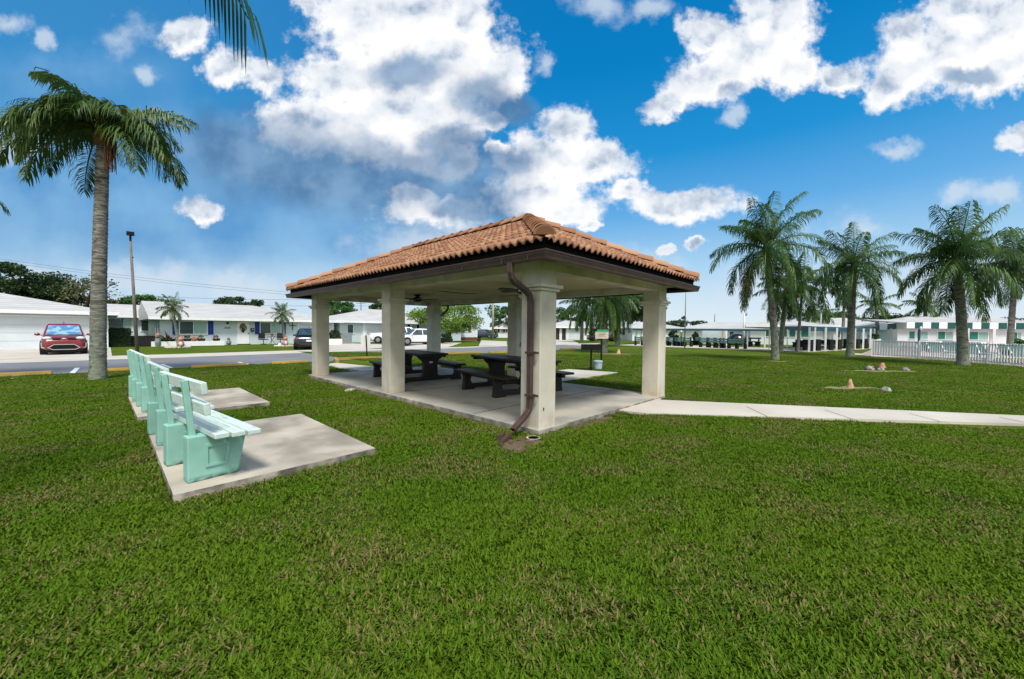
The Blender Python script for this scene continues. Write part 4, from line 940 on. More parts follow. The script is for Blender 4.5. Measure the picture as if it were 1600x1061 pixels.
for i,(px,py) in enumerate(vx):
    l='green-backed court bench, '+names[i]; p=gp(px,py-.4); 
    if bb is None: bb=cbench(p,0,l)
    else: dup(bb,(p[0],p[1],.02),0,l)
p=gp(1088,539); dup(bb,(p[0],p[1],.02),1.2,'green court bench standing apart behind the row, before the round shrub'); p=gp(1003,540); dup(bb,(p[0],p[1],.02),.3,'dark green court bench left of the right rear column')
# second shelter
s2=thing('shuffleboard_shelter','shelter with bright teal beam on many white posts beside the pale-trunked palm','shelter',(*gp(1264,550.5),0))
a=Vector(at(1265,29.8)); b=Vector(at(1364,38)); c=Vector(at(1364,34)); n2=Vector((-.25,1)).normalized()*3.0
m=MB(); za,zb=zz(1265,509.5,29.8),zz(1364,513.2,38)
m.bar((*a,za-.20),(*b,zb-.17),.08,.36); m.bar((*a,za-.20),(*(Vector(at(1225,36))),za-.10),.08,.36); m.build('teal_beam','teal',s2,world=True)
m=MB(); q=Vector(at(1225,36)); r=b+(q-a)
m.add([(*a,za),(*b,zb),(*r,zb+.2),(*q,za+.2),(*a,za-.04),(*b,zb-.04),(*r,zb+.16),(*q,za+.16)],[(0,1,2,3),(7,6,5,4),(0,4,5,1),(1,5,6,2),(2,6,7,3),(3,7,4,0)]); m.build('roof','wroof',s2,world=True)
for px,D in ((1264.5,29.8),(1273,30.2),(1290,31),(1307.5,32.2),(1336,34.5),(1349,35.6),(1360,37)):
    p=at(px,D); m=MB(); m.box(p[0]-.06,p[0]+.06,p[1]-.06,p[1]+.06,0,1.9); m.build('post','white',s2,world=True)
for i,(px,D) in enumerate(((1291,33),(1321,35),(1349,37.5))):
    p=Vector(at(px,D)); d=Vector((CA,-SA))*.28; m=MB(); m.add([(*(p-d),.95),(*(p+d),.95),(*(p+d),1.75),(*(p-d),1.75),(*(p-d+Vector((SA,CA))*.04),.95),(*(p+d+Vector((SA,CA))*.04),.95),(*(p+d+Vector((SA,CA))*.04),1.75),(*(p-d+Vector((SA,CA))*.04),1.75)],[(0,1,2,3),(7,6,5,4),(0,4,5,1),(3,2,6,7),(0,3,7,4),(1,5,6,2)]); m.build('score_board','bluewall',s2,world=True)
for i,(px,D,l) in enumerate(((1268,30.6,'black shelter bench behind the first teal-shelter post'),(1279,31.4,'black shelter bench between the first two pairs of white posts'),(1299,32.8,'black shelter bench in the middle of the teal-beamed shelter'),(1312,33.8,'black shelter bench just left of the pale palm trunk'),(1341,36.2,'black shelter bench just right of the pale palm trunk'),(1353,37.4,'black shelter bench at the right end of the teal shelter'))):
    o=thing('shelter_bench',l,'bench',(*at(px,D),.02),-.3,'black benches in the teal shelter'); m=MB(); m.box(-.30,.30,-.06,.06,0,.9); m.box(-.25,.35,.9,1.02,0,.9); m.build('frame','black',o); m=MB(); m.box(-.25,.3,.065,.895,.42,.47); m.box(-.3,-.24,.065,.895,.5,.85); m.build('seat','black',o)
p=thing('yellow_post_rail','pale yellow posts and rail by the court, left of the teal shelter','rail',(*gp(1230,547),0)); m=MB()
for px,D in ((1195,36),(1202,33),(1230,33.5)): q=at(px,D); q=(q[0]-p.location.x,q[1]-p.location.y); m.box(q[0]-.035,q[0]+.035,q[1]-.035,q[1]+.035,0,1.75)
m.build('post','signt',p)
for px,D,l in ((1172,40,'low dark court seat left of the yellow post, left one'),(1184,40,'low dark court seat left of the yellow post, right one'),(1243,40,'low dark court seat behind the slender palm, left one'),(1253,40,'low dark court seat behind the slender palm, right one')):
    m=MB(); q=at(px,D); m.box(q[0]-.25,q[0]+.25,q[1]-.2,q[1]+.2,0,.42); m.box(q[0]-.3,q[0]+.3,q[1]-.25,q[1]+.25,.42,.5); tag(m.build('court_stool','black'),l,'stool','low dark court seats')
m=MB(); q=at(1152,44); m.lathe((q[0],q[1],0),[(.9,0),(1.0,.5),(.85,1.0),(.4,1.25),(.05,1.3)],14); tag(m.build('covered_cart','carblack',smooth=True),'rounded black covered cart behind the right end of the bench row','covered cart')
m=MB(); q=Vector(at(1171,46)); m.bar((*q,.75),(*(q+Vector((CA,-SA))*1.2),.75),.6,.18); m.bar((*(q+Vector((CA,-SA))*.1),.35),(*(q+Vector((CA,-SA))*1.1),.35),.5,.1);
for s in (.1,1.1): m.bar((*(q+Vector((CA,-SA))*s),0),(*(q+Vector((CA,-SA))*s),.7),.08,.5)
tag(m.build('dark_table','pot'),'long dark table under the shelter right of the floodlight pole','table')
# ---------------------------------------------------------------- poles
def pole(name,label,cat,bp,ytop,r,mat,D=None,r2=None,toppx=None):
    D=D or dep(*gp(*bp)); b=at(bp[0],D); tp=at(toppx or bp[0],D); z=zz(bp[0],ytop,D); o=thing(name,label,cat,(b[0],b[1],0)); m=MB(); m.tube([(0,0,0),(tp[0]-b[0],tp[1]-b[1],z)],[r,r2 or r*.75],10); m.build('pole',mat,o,smooth=True); return o,z,Vector((tp[0]-b[0],tp[1]-b[1],z))
o,z,T=pole('street_lamp','tall weathered wooden pole with small black lamp head beside the big palm','street lamp',(214,551),378,.085,'pole',r2=.055,toppx=206)
m=MB(); m.tube([T,T+Vector((0,0,.35))],.05,8); m.box(T.x-.16,T.x+.16,T.y-.16,T.y+.16,T.z+.33,T.z+.52); m.tube([T+Vector((0,0,-.9)),T+Vector((.1,-.1,-.9))],.03,6); m.build('lamp_head','black',o)
o,z,T=pole('light_pole','far pale concrete pole left of the middle rear column','light pole',(770,532),432,.16,'cpole',D=55)
o,z,T=pole('flag_pole','thin dark pole rising behind the pavilion right corner','pole',(1070,545.5),425,.045,'galv')
o,z,T=pole('floodlight_pole','white floodlight pole at the right end of the bench row','light pole',(1162,542),478,.11,'whitepl',D=40)
m=MB(); m.box(-.16,.30,-.12,.12,z-.05,z+.22,Matrix.Rotation(-.78,4,'Z')); m.ball((.12,-.12,z-.85),(.14,.14,.18)); m.build('floodlight','galv',o)
o,z,T=pole('light_pole','short pale lamp pole above the long white roof behind the palms','light pole',(1282,0.),487,.08,'whitepl',D=46); m=MB(); m.box(-.2,.2,-.12,.12,z-.05,z+.15); m.build('lamp_head','galv',o)
o,z,T=pole('utility_pole','distant utility pole over the roofs left of the middle left column','utility pole',(564,0.),470,.14,'pole',D=90); m=MB(); m.bar((-1.0*CA,1.0*SA,z-.6),(1.0*CA,-1.0*SA,z-.6),.1,.1); m.build('crossarm','pole',o)
o,z,T=pole('utility_pole','tiny distant utility pole above the white roofs at centre right','utility pole',(1116,0.),491,.12,'pole',D=100)
pr=Vector((CA,-SA,0)); fw=Vector((SA,CA,0))
for i,(xa,ya,xb,yb,l) in enumerate(((-40,399,640,470,'uppermost faint power line over the left houses'),(-40,403,640,474,'second faint power line over the left houses'),(-40,447,640,468,'third faint power line low over the left houses'),(-40,455,640,478,'lowest faint power line over the left houses'))):
    D=88; m=MB(); a=Vector((*at(xa,D),zz(xa,ya,D))); b=Vector((*at(xb,D),zz(xb,yb,D)))
    m.tube([a.lerp(b,k/12)+Vector((0,0,-1.2*math.sin(PI*k/12))) for k in range(13)],.022,4); tag(m.build('power_line','black'),l,'power line','power lines above the left houses')
# ---------------------------------------------------------------- park objects
g=thing('barbecue_grill','black pedestal barbecue grill standing behind the pavilion','grill',(*gp(924,580),0),YAW-.75)
m=MB(); m.tube([(0,0,0),(0,0,.78)],.035,10); m.build('pedestal','black',g)
m=MB(); zb=zz(924,547,14.1); zt=zz(924,538.5,14.1)
m.box(-.33,.33,-.2,.2,zb,zb+.02); m.box(-.33,.33,-.2,-.18,zb+.021,zt); m.box(-.33,.33,.18,.2,zb+.021,zt); m.box(-.33,-.31,-.179,.179,zb+.021,zt); m.box(.31,.33,-.179,.179,zb+.021,zt); m.build('firebox','black',g)
m=MB(); 
for k in range(14): m.box(-.30+k*.044,-.29+k*.044,-.178,.178,zt-.03,zt-.02)
m.build('grate','black',g); m=MB(); m.bar((-.36,-.1,zt-.02),(-.38,-.12,zt-.28),.02,.02,up=(0,1,0)); m.bar((.2,-.22,zb),(.2,-.22,zb-.13),.02,.02,up=(0,1,0)); m.build('handle','black',g)
s=thing('notice_sign','green and tan notice sign on a black post behind the grill','sign',(*gp(940,574.5),0),YAW-.75)
D=15.3; z0,z1=zz(940,529.5,D),zz(940,515,D)
m=MB(); m.box(-.03,.03,-.02,.04,0,z0+.1); m.build('post','black',s)
m=MB(); m.box(-.27,.27,-.035,-.021,z0,z1-.09); p=m.build('panel','signt',s)
m=MB(); m.box(-.20,.24,-.038,-.021,z1-.089,z1); m.build('header','signg',s)
m=MB()
for k,(a,b) in enumerate(((-.2,.15),(-.16,.2),(-.2,.1),(-.12,.18))): m.box(a,b,-.0365,-.0352,z1-.14-k*.05,z1-.125-k*.05)
m.build('lettering','signk',p); m=MB(); m.box(-.1,.12,-.0365,-.0352,z1-.215,z1-.20); m.build('red_lettering','signr',p)
q=thing('utility_bucket','pale blue-grey lidded bucket beside the grill','bucket',(*gp(935,577.5),0)); D=14.7; H=zz(935,564,D)
m=MB(); m.lathe((0,0,0),[(.13,0),(.15,.02),(.165,H*.8)],18); m.build('bucket','bucket',q,smooth=False); m=MB(); m.lathe((0,0,H*.8),[(.18,0),(.18,.05),(.14,.07),(.01,.08)],18); m.build('lid','bucket',q)
s=thing('park_sign','white sign board seen from behind on a black post beyond the pavilion','sign',(*gp(574,560.5),0),YAW-.75); D=dep(*gp(574,560.5))
m=MB(); m.bar((0,-.03,0),(-.06,-.03,zz(572,524,D)),.05,.05,up=(0,1,0)); m.build('post','black',s); m=MB(); m.box(-.32,.14,0,.02,zz(572,542,D),zz(572,524,D)); m.build('board','whitepl',s)
# tree stump cones and rocks on the lawn
c=gp(1331,607); m=MB(); m.tube([(0,0,-.02),(.01,0,.08),(.0,.01,.17),(.02,.0,.25)],[.085,.065,.045,.02],9); o=m.build('stump','wood',origin=(0,0,0)); o.location=(c[0],c[1],0); tag(o,'pointed pale wooden stump in the worn lawn patch at right','stump')
c=gp(1380,576); m=MB(); m.tube([(0,0,-.02),(.0,0,.1),(.02,0,.24)],[.14,.10,.05],9); o=m.build('stump','pinkstone',origin=(0,0,0)); o.location=(c[0],c[1],0); tag(o,'small pinkish stump behind the white rocks on the far lawn patch','stump')
c=gp(967,553); m=MB(); m.tube([(0,0,-.02),(.0,0,.12),(.02,0,.3)],[.16,.10,.04],9); o=m.build('stump','wood',origin=(0,0,0)); o.location=(c[0],c[1],0); tag(o,'small pale stump on the lawn just right of the grill palms','stump')
def rock(px,py,r,l,mat='rock',seed=1):
    random.seed(seed); c=gp(px,py); m=MB(); m.ball((c[0],c[1],r[2]*.5),r,12,8,.12); tag(m.build('rock',mat,smooth=True),l,'rock','rocks on the right lawn')
rock(1387,613,(.07,.10,.09),'grey white rock at the right end of the near worn patch',seed=3)
rock(1361,579,(.18,.16,.12),'large white rock on the far worn patch','rock',4); rock(1371,578.6,(.15,.1,.09),'flat dark rock between the white ones','bolt',5); rock(1378,579.6,(.12,.12,.08),'small white rock below the pinkish stump','rock',6); rock(1417,580.2,(.14,.12,.11),'lone white rock right of the rock group','rock',8)
# ---------------------------------------------------------------- yard objects
def pot(px,D,ypot,h,mat,label,fl,seed,zb=0.,w=1.):
    rnd=random.Random(seed); o=thing('flower_pot',label,'flower pot',(*at(px,D),zb),0,'flower pots before the pale blue house')
    m=MB(); m.lathe((0,0,0),[(.14*w,0),(.22*w,.08),(.26*w,.2*h),(.25*w,.26*h)],12); m.build('pot',mat,o)
    m=MB(); foliage(m,(0,0,.40*h),(.22*w,.22*w,.2),160,.05,rnd,8,.3); m.build('plant',fl,o)
G=39.45
for (px,l,mt,fl,sd) in ((265,'dark pot with red plant at the left of the planter wall','pot','flower',1),(292.5,'dark pot under the left window, below the dark glass','pot','leafolive',2),(314.5,'dark pot with yellow-green plant under the curtained glass','pot','leaflime',3),(338,'dark pot with orange and white plant right of the right blue shutter','pot','terra',4)):
    u=U(px,G); pot(px,dep(u,G),0,1,mt,l,fl,sd,.02 if False else .3)
u=U(303,G); m=MB(); m.ball((u,G,.5),(.22,.12,.16),8,6,.2); m.ball((u+.22,G,.6),(.1,.08,.08),8,6,.2); tag(m.build('garden_ornament','terra'),'small brown bird-like ornament between the two middle pots','ornament')
u=U(357.5,39.1); m=MB(); m.ball((u,39.1,.22),(.17,.15,.22),10,7,.15); m.ball((u-.02,39.1,.5),(.11,.1,.13),10,7,.1); tag(m.build('garden_statue','rock',smooth=True),'grey seated garden statue left of the front door','statue')
o=thing('potted_plant','tall spiky plant with pink bromeliad at the left corner of the pale blue house','plant',(U(243,39.3),39.3,0)); rnd=random.Random(4); m=MB()
for k in range(60):
    a=rnd.uniform(0,6.28); el=rnd.uniform(.5,1.4); L=rnd.uniform(.7,1.5); p=[Vector((rnd.uniform(-.1,1.0),rnd.uniform(-.1,.3),.25))]; e=el
    for j in range(4): p.append(p[-1]+Vector((math.cos(a)*math.cos(e),math.sin(a)*math.cos(e),math.sin(e)))*L/4); e-=.35
    for j in range(4):
        wd=Vector((-math.sin(a),math.cos(a),0))*.07*(1-j/4); w2=Vector((-math.sin(a),math.cos(a),0))*.07*(1-(j+1)/4); m.add([p[j]-wd,p[j]+wd,p[j+1]+w2,p[j+1]-w2],[(0,1,2,3)])
m.build('leaves','leafdark',o); m=MB(); m.ball((.1,-.25,.85),(.15,.12,.18),8,6,.2); m.build('flower_head','pinkstone',o); m=MB(); m.lathe((.1,-.25,.0),[(.16,0),(.2,.3),(.15,.6)],10); m.build('pot','galv',o)
m=MB(); q=U(226,39.8); m.box(q-1.0,q+.55,39.5,40.6,0,.78); tag(m.build('ac_unit','tyre',bevel=.04),'black air-conditioning unit left of the pale blue house corner','air conditioner')
m=MB(); q=Vector(at(540,37.5)); m.box(q.x-.65,q.x+.45,q.y-.4,q.y+.5,0,1.05)
for k in range(8): m.box(q.x-.655,q.x-.64,q.y-.35,q.y+.45,.15+k*.1,.2+k*.1)
tag(m.build('ac_unit','galv',bevel=.03),'grey-green air-conditioning unit beside the corner garage house','air conditioner')
m=MB(); q=at(523,35.3); m.box(q[0]-.75,q[0]+.55,q[1]-.3,q[1]+.3,0,.5); tag(m.build('planter_box','white'),'white square planter box holding the red-flowered shrub','planter')
m=MB(); q=at(176,37.3); m.tube([],[],4) if False else None
o=thing('block_screen','white pierced block screen left of the clipped hedge','screen wall',(*at(170,37.5),0)); m=MB()
for r in range(4):
    for c_ in range(4):
        x=c_*.3-.6; z=r*.3
        m.box(x,x+.3,0,.1,z,z+.05); m.box(x,x+.3,0,.1,z+.25,z+.297); m.box(x,x+.05,.001,.099,z+.051,z+.249); m.box(x+.25,x+.298,.001,.099,z+.051,z+.249)
m.build('blocks','white',o)
for (px,l,D) in ((282,'pink hog-like ornament at the foot of the left small palm',27.0),(446,'pink hog-like ornament at the foot of the right small palm',30.6)):
    o=thing('garden_ornament',l,'ornament',(*at(px,D),0),0,'pink ornaments below the small palms'); m=MB(); m.ball((0,0,.28),(.2,.18,.28),12,8,.05); m.ball((0,-.04,.62),(.15,.14,.14),12,8,.05); m.build('body','pinkstone',o,smooth=True)
    m=MB(); m.ball((-.08,0,.77),(.04,.03,.07),8,6); m.ball((.08,0,.77),(.04,.03,.07),8,6); m.build('ears','terra',o)
    m=MB(); m.ball((0,-.16,.3),(.1,.05,.14),8,6); m.build('belly_patch','whitepl',o)
for (px,D,l) in ((287,27.2,'small white solar lamp bucket beside the left small palm'),(437,30.4,'small white solar lamp bucket beside the right small palm')):
    m=MB(); q=at(px,D); m.lathe((q[0],q[1],0),[(.17,0),(.16,.06),(.10,.25),(.07,.28),(.01,.30)],12); tag(m.build('solar_lamp','whitepl',smooth=False),l,'lamp','white lamps below the small palms')
for (px,D,s,l) in ((278,27.3,1,'ring of pale stones at the foot of the left small palm'),(444,30.8,2,'ring of pale stones at the foot of the right small palm')):
    random.seed(s); q=at(px,D); m=MB()
    for k in range(16): t=2*PI*k/16; m.ball((q[0]+.6*math.cos(t),q[1]+.6*math.sin(t),.04),(.13,.11,.08),7,5,.2)
    tag(m.build('stone_ring','concl',smooth=True),l,'stone ring','stone rings below the small palms')
def chair(px,v,rz,l):
    u=U(px,v); o=thing('patio_chair',l,'chair',(u,v,0),rz,'dark patio chairs beside the front door')
    m=MB(); m.box(-.27,.27,-.27,.27,.40,.47); m.build('seat','pot',o); m=MB(); m.box(-.27,.27,.22,.28,.5,1.0); m.build('backrest','pot',o)
    m=MB(); m.tube([(0,0,.05),(0,0,.4)],.03,8); m.bar((-.25,0,.04),(.25,0,.04),.05,.05); m.bar((0,-.25,.04),(0,.25,.04),.05,.05); m.build('base','pot',o)
    m=MB(); m.bar((-.28,-.2,.62),(-.28,.25,.64),.05,.03); m.bar((.28,-.2,.62),(.28,.25,.64),.05,.03); m.build('armrest','pot',o)
chair(411.5,39.1,.3,'dark patio chair left of the bistro table'); chair(438,39.2,-.3,'dark patio chair right of the bistro table, behind the small palm')
u=U(424.8,39.0); o=thing('bistro_table','small dark bistro table with a red flower pot between two chairs','table',(u,39.0,0)); m=MB(); m.lathe((0,0,.68),[(.36,0),(.36,.03)],18); m.build('tabletop','pot',o); m=MB()
for a in (0,2.1,4.2): m.tube([(.3*math.cos(a),.3*math.sin(a),0),(.03*math.cos(a),.03*math.sin(a),.35),(.2*math.cos(a),.2*math.sin(a),.68)],.018,6)
m.build('legs','pot',o)
o=thing('flower_pot','small red flower pot standing on the bistro table','flower pot',(u,39.0,.71)); m=MB(); m.lathe((0,0,0),[(.08,0),(.11,.14)],10); m.build('pot','terra',o); m=MB(); foliage(m,(0,0,.22),(.13,.13,.1),120,.04,random.Random(2),6,.3); m.build('plant','flower',o)
m=MB(); q=Vector(at(925,50)); m.tube([(q.x,q.y,0),(q.x,q.y,.9)],.05,6); m.ball((q.x,q.y,1.15),(.45,.45,.28),10,7,.2); tag(m.build('topiary','leafdark'),'small dark round topiary on a thin stem behind the grill','topiary')
# ---------------------------------------------------------------- CARS
def car(label,loc,rz,L=4.2,W=1.8,H=1.6,paint='carred',kind='suv',shade=False,wheelr=.33):
    # local: x forward (front at +L/2), y left, z up
    c=thing('parked_car',label,'car',loc,rz,'parked cars at the houses')
    hw=W/2
    zb=.24 if kind!='sedan' else .2
    belt=H*.60; hood=H*.60 if kind=='suv' else H*.575; nose=H*.44
    # lower body stations: x, halfwidth, ztop
    st=[(-.5,.80,H*.50),(-.485,.90,belt*.93),(-.40,.98,belt),(-.25,1.,belt),(0,1.,belt),(.20,1.,belt*.99),(.27,.99,hood),(.38,.97,hood*.975),(.45,.93,hood*.91),(.485,.86,nose*1.12),(.5,.78,nose*.92)]
    m=MB(); vs=[];fs=[]
    for (x,w,zt) in st:
        X=x*L; w_=w*hw; low=zb+(.06 if abs(x)>.47 else 0)
        sec=[(w_*.86,low),(w_*.97,low+.08),(w_,zb+.28),(w_*.985,zt*.80),(w_*.93,zt*.95),(w_*.80,zt),(0,zt+.025)]
        for y,z in sec: vs.append((X,y,z))
        for y,z in sec[-2::-1]: vs.append((X,-y,z))
    K=13
    for i in range(len(st)-1):
        for k in range(K-1): fs.append((i*K+k,(i+1)*K+k,(i+1)*K+k+1,i*K+k+1))
        fs.append((i*K+K-1,(i+1)*K+K-1,(i+1)*K,i*K))
    fs.append(tuple(range(K))); fs.append(tuple((len(st)-1)*K+k for k in range(K))[::-1])
    m.add(vs,fs)
    # roof / greenhouse
    rear=-.47 if kind!='sedan' else -.40
    rr=-.41 if kind!='sedan' else -.20
    gs=[(rear,.88,belt-.02,.80),(rr,.86,H*.955,.66),(-.10,.86,H,.68),(.06,.86,H*.985,.67),(.245,.90,belt+.0,.82)]
    base=[(rear,.90),(rr if kind!='sedan' else -.2,.93),(-.1,.935),(.06,.93),(.25,.90)]
    o=len(m.v); vs=[];fs=[]
    for (x,wb,zt,wt),(xb,wbb) in zip(gs,base):
        vs+= [(xb*L,hw*wbb,belt-.03),(x*L,hw*wt*1.10,zt-.06 if zt>belt+.1 else zt),(x*L,hw*wt,zt),(x*L,0,zt+.015),(x*L,-hw*wt,zt),(x*L,-hw*wt*1.10,zt-.06 if zt>belt+.1 else zt),(xb*L,-hw*wbb,belt-.03)]
    for i in range(4):
        for k in range(6): fs.append((i*7+k,(i+1)*7+k,(i+1)*7+k+1,i*7+k+1))
    m.add(vs,fs)
    body=m.build('body',paint,c,smooth=True)
    mod=body.modifiers.new('es','EDGE_SPLIT'); mod.split_angle=math.radians(42)
    g=.012
    def lerp(a,b,t): return tuple(a[i]+(b[i]-a[i])*t for i in range(3))
    # windshield
    def glass(name,P,mat='glassc'):
        m=MB(); m.quad(*P); return m.build(name,mat,c)
    T=(.06*L,hw*.67,H*.985); Bs=(.245*L,hw*.82,belt); n=(.02,0,.015)
    def off(p,d): return (p[0]+d[0],p[1]+d[1],p[2]+d[2])
    t1=lerp(Bs,T,.88); b1=lerp(Bs,T,.08)
    glass('windshield',[off((b1[0],b1[1]*.97,b1[2]),n),off((t1[0],t1[1]*.95,t1[2]),n),off((t1[0],-t1[1]*.95,t1[2]),n),off((b1[0],-b1[1]*.97,b1[2]),n)],'sunshade' if shade else 'glassc')
    T=(rr*L,hw*.66,H*.955); Bs=(rear*L,hw*.80,belt); n=(-.02,0,.012); t1=lerp(Bs,T,.9); b1=lerp(Bs,T,.2)
    glass('rear_window',[off((b1[0],b1[1]*.9,b1[2]),n),off((t1[0],t1[1]*.95,t1[2]),n),off((t1[0],-t1[1]*.95,t1[2]),n),off((b1[0],-b1[1]*.9,b1[2]),n)])
    for s in (-1,1):
        for (xa,xb_,ta,tb) in ((-.06,.215,-.06,.075),(-.30 if kind!='sedan' else -.26,-.08,-.27 if kind!='sedan' else -.18,-.08))+(((-.43,-.32,-.385,-.29),) if kind!='sedan' else ()):
            yb=hw*.955; yt=hw*.79
            P=[(xa*L,s*yb,belt+.03),(xb_*L,s*yb*.985,belt+.03),(tb*L,s*yt,H*.93),(ta*L,s*yt,H*.93)]
            glass('side_window',P)
        # lights
        m=MB(); m.ball((L*.462,s*hw*.70,nose*1.22),(.10,.17,.075),10,7); m.build('headlight','lamp',c,smooth=True)
        m=MB(); m.ball((-L*.485,s*hw*.80,belt*.82),(.07,.12,.12),10,7); m.build('tail_light','tail',c,smooth=True)
        m=MB(); m.ball((.20*L,s*(hw+.10),belt+.07),(.06,.11,.07),10,7); m.bar((.2*L,s*hw*.9,belt+.02),(.2*L,s*(hw+.08),belt+.05),.05,.04); m.build('mirror',paint,c,smooth=True)
        for x in (-.31*L,.31*L):
            m=MB(); m.tube([(x,s*(hw-.24),wheelr),(x,s*(hw+.004),wheelr)],wheelr*1.17,24); a=m.build('wheel_arch','tyre',c)
            m=MB(); m.tube([(x,s*(hw-.2),wheelr),(x,s*(hw-.0),wheelr),(x,s*(hw+.015),wheelr)],[wheelr,wheelr,wheelr*.93],24); w=m.build('wheel','tyre',c)
            m=MB(); m.tube([(x,s*(hw+.016),wheelr),(x,s*(hw+.022),wheelr)],wheelr*.62,20)
            for k in range(5):
                a_=2*PI*k/5; m.bar((x,s*(hw+.024),wheelr),(x+math.cos(a_)*wheelr*.6,s*(hw+.024),wheelr+math.sin(a_)*wheelr*.6),.05,.01,up=(0,1,0))
            m.build('rim','rim',w)
    # front: lower grille with silver surround
    xf=L*.5; y1,y2=hw*.66,hw*.42; z0,z1=.27,.52
    m=MB(); P=[(-y1,(z0+z1)/2-.03),(-y2,z1),(y2,z1),(y1,(z0+z1)/2-.03),(y2*1.15,z0),(-y2*1.15,z0)]; m.prism(P,'x',xf-.10,xf+.012); m.build('grille','black',c)
    m=MB()
    for k in range(6): a,b=P[k],P[(k+1)%6]; m.bar((xf+.015,a[0],a[1]),(xf+.015,b[0],b[1]),.03,.03)
    m.bar((xf+.0,-y1,P[0][1]),(xf-.12,-hw*.93,P[0][1]+.0),.025,.035); m.bar((xf,y1,P[0][1]),(xf-.12,hw*.93,P[0][1]),.025,.035); m.bar((xf-.12,hw*.93,P[0][1]),(xf-.12,hw*.95,.62),.025,.03); m.bar((xf-.12,-hw*.93,P[0][1]),(xf-.12,-hw*.95,.62),.025,.03)
    m.build('grille_surround','chrome',c)
    m=MB(); m.box(xf-.07,xf-.005,-hw*.5,-.12,nose*1.16,nose*1.20); m.box(xf-.07,xf-.005,.12,hw*.5,nose*1.16,nose*1.20); m.build('upper_grille','black',c)
    m=MB(); m.ball((xf-.03,0,nose*1.18),(.03,.09,.035),10,6); m.build('emblem','chrome',c)
    m=MB(); m.box(xf-.03,xf+.004,-hw*.8,hw*.8,.18,.25); m.box(-xf-.004,-xf+.03,-hw*.8,hw*.8,.2,.3); m.build('bumper_trim','black',c)
    m=MB(); m.box(-xf-.012,-xf+.02,-.16,.16,.55,.67); m.build('licence_plate','whitepl',c)
    m=MB(); m.box(-.44*L,.42*L,-hw*.78,hw*.78,.14,.30); m.build('underbody','tyre',c)
    m=MB(); m.bar((-.3*L,0,H),(-.34*L,0,H+.12),.03,.03,up=(0,1,0)); m.build('antenna','black',c)
    return c
car('dark red crossover with silver sunshade facing the road on the left driveway',(-1.62,32.1,.012),-PI/2+.05,L=4.0,W=1.60,H=1.58,paint='carred',kind='suv',shade=True)
q=at(478,27.6); car('black sedan half hidden behind the left rear pavilion column',(U(484,30.2),30.2,.012),PI/2-.35,L=4.6,W=1.85,H=1.45,paint='carblack',kind='sedan')
q=at(616,40.); car('white sport utility car at the corner garage, cut by the middle left column',(q[0]+.2,q[1]+.6,.012),-.55+PI,L=4.6,W=1.85,H=1.70,paint='carwhite',kind='suv')
q=at(651,37.); car('white hatchback seen from its rear quarter between the pavilion columns',(q[0],q[1],.012),PI*.99-.15,L=4.0,W=1.75,H=1.50,paint='carwhite',kind='hatch')
q=at(757,66); car('distant dark car in the drive beside the brick-based house',(q[0],q[1],.012),-1.2,L=4.5,W=1.9,H=1.5,paint='cargrey',kind='sedan')
q=at(943,54); car('distant black car parked behind the notice sign',(q[0],q[1],.012),-.72,L=4.4,W=1.9,H=1.45,paint='carblack',kind='sedan')
# ---------------------------------------------------------------- GRASS (one object: loose points carry the tufts)
import numpy as np
def grassmat():
    m=bpy.data.materials.new('grass_blades'); t,N,L=nt(m); b=N['Principled BSDF']; b.inputs['Roughness'].default_value=.8; b.inputs['Specular IOR Level'].default_value=.12
    g=N.new('ShaderNodeNewGeometry'); A=N.new('ShaderNodeAttribute'); A.attribute_name='rnd'
    def noise(sc,de):
        n=N.new('ShaderNodeTexNoise'); n.inputs['Scale'].default_value=sc; n.inputs['Detail'].default_value=de; L.new(g.outputs['Position'],n.inputs['Vector']); return n.outputs[0]
    def rng(s,a,bb,c=0,d=1):
        r=N.new('ShaderNodeMapRange'); r.inputs[1].default_value=a; r.inputs[2].default_value=bb; r.inputs[3].default_value=c; r.inputs[4].default_value=d; L.new(s,r.inputs[0]); return r.outputs[0]
    def mix(f,a,bb):
        x=N.new('ShaderNodeMix'); x.data_type='RGBA'; L.new(f,x.inputs[0])
        for s,i in ((a,6),(bb,7)):
            if isinstance(s,tuple): x.inputs[i].default_value=(*s,1)
            else: L.new(s,x.inputs[i])
        return x.outputs[2]
    c=mix(A.outputs['Fac'],(.032,.090,.004),(.125,.215,.010))
    c=mix(rng(noise(.45,5),.35,.65,0,.55),c,(.125,.20,.012))
    # straw: per-blade random against a patchy threshold
    s=N.new('ShaderNodeMath'); s.operation='ADD'; L.new(A.outputs['Fac'],s.inputs[0]); L.new(rng(noise(1.3,6),.33,.72,-.45,.52),s.inputs[1])
    c=mix(rng(s.outputs[0],.80,.95,0,.85),c,(.25,.19,.085))
    L.new(c,b.inputs['Base Color'])
    tr=N.new('ShaderNodeBsdfTranslucent'); L.new(c,tr.inputs[0]); ms=N.new('ShaderNodeMixShader'); ms.inputs[0].default_value=.25
    L.new(b.outputs[0],ms.inputs[1]); L.new(tr.outputs[0],ms.inputs[2]); L.new(ms.outputs[0],N['Material Output'].inputs[0])
    return m
MT['grass']=grassmat()
rs=np.random.RandomState(4)
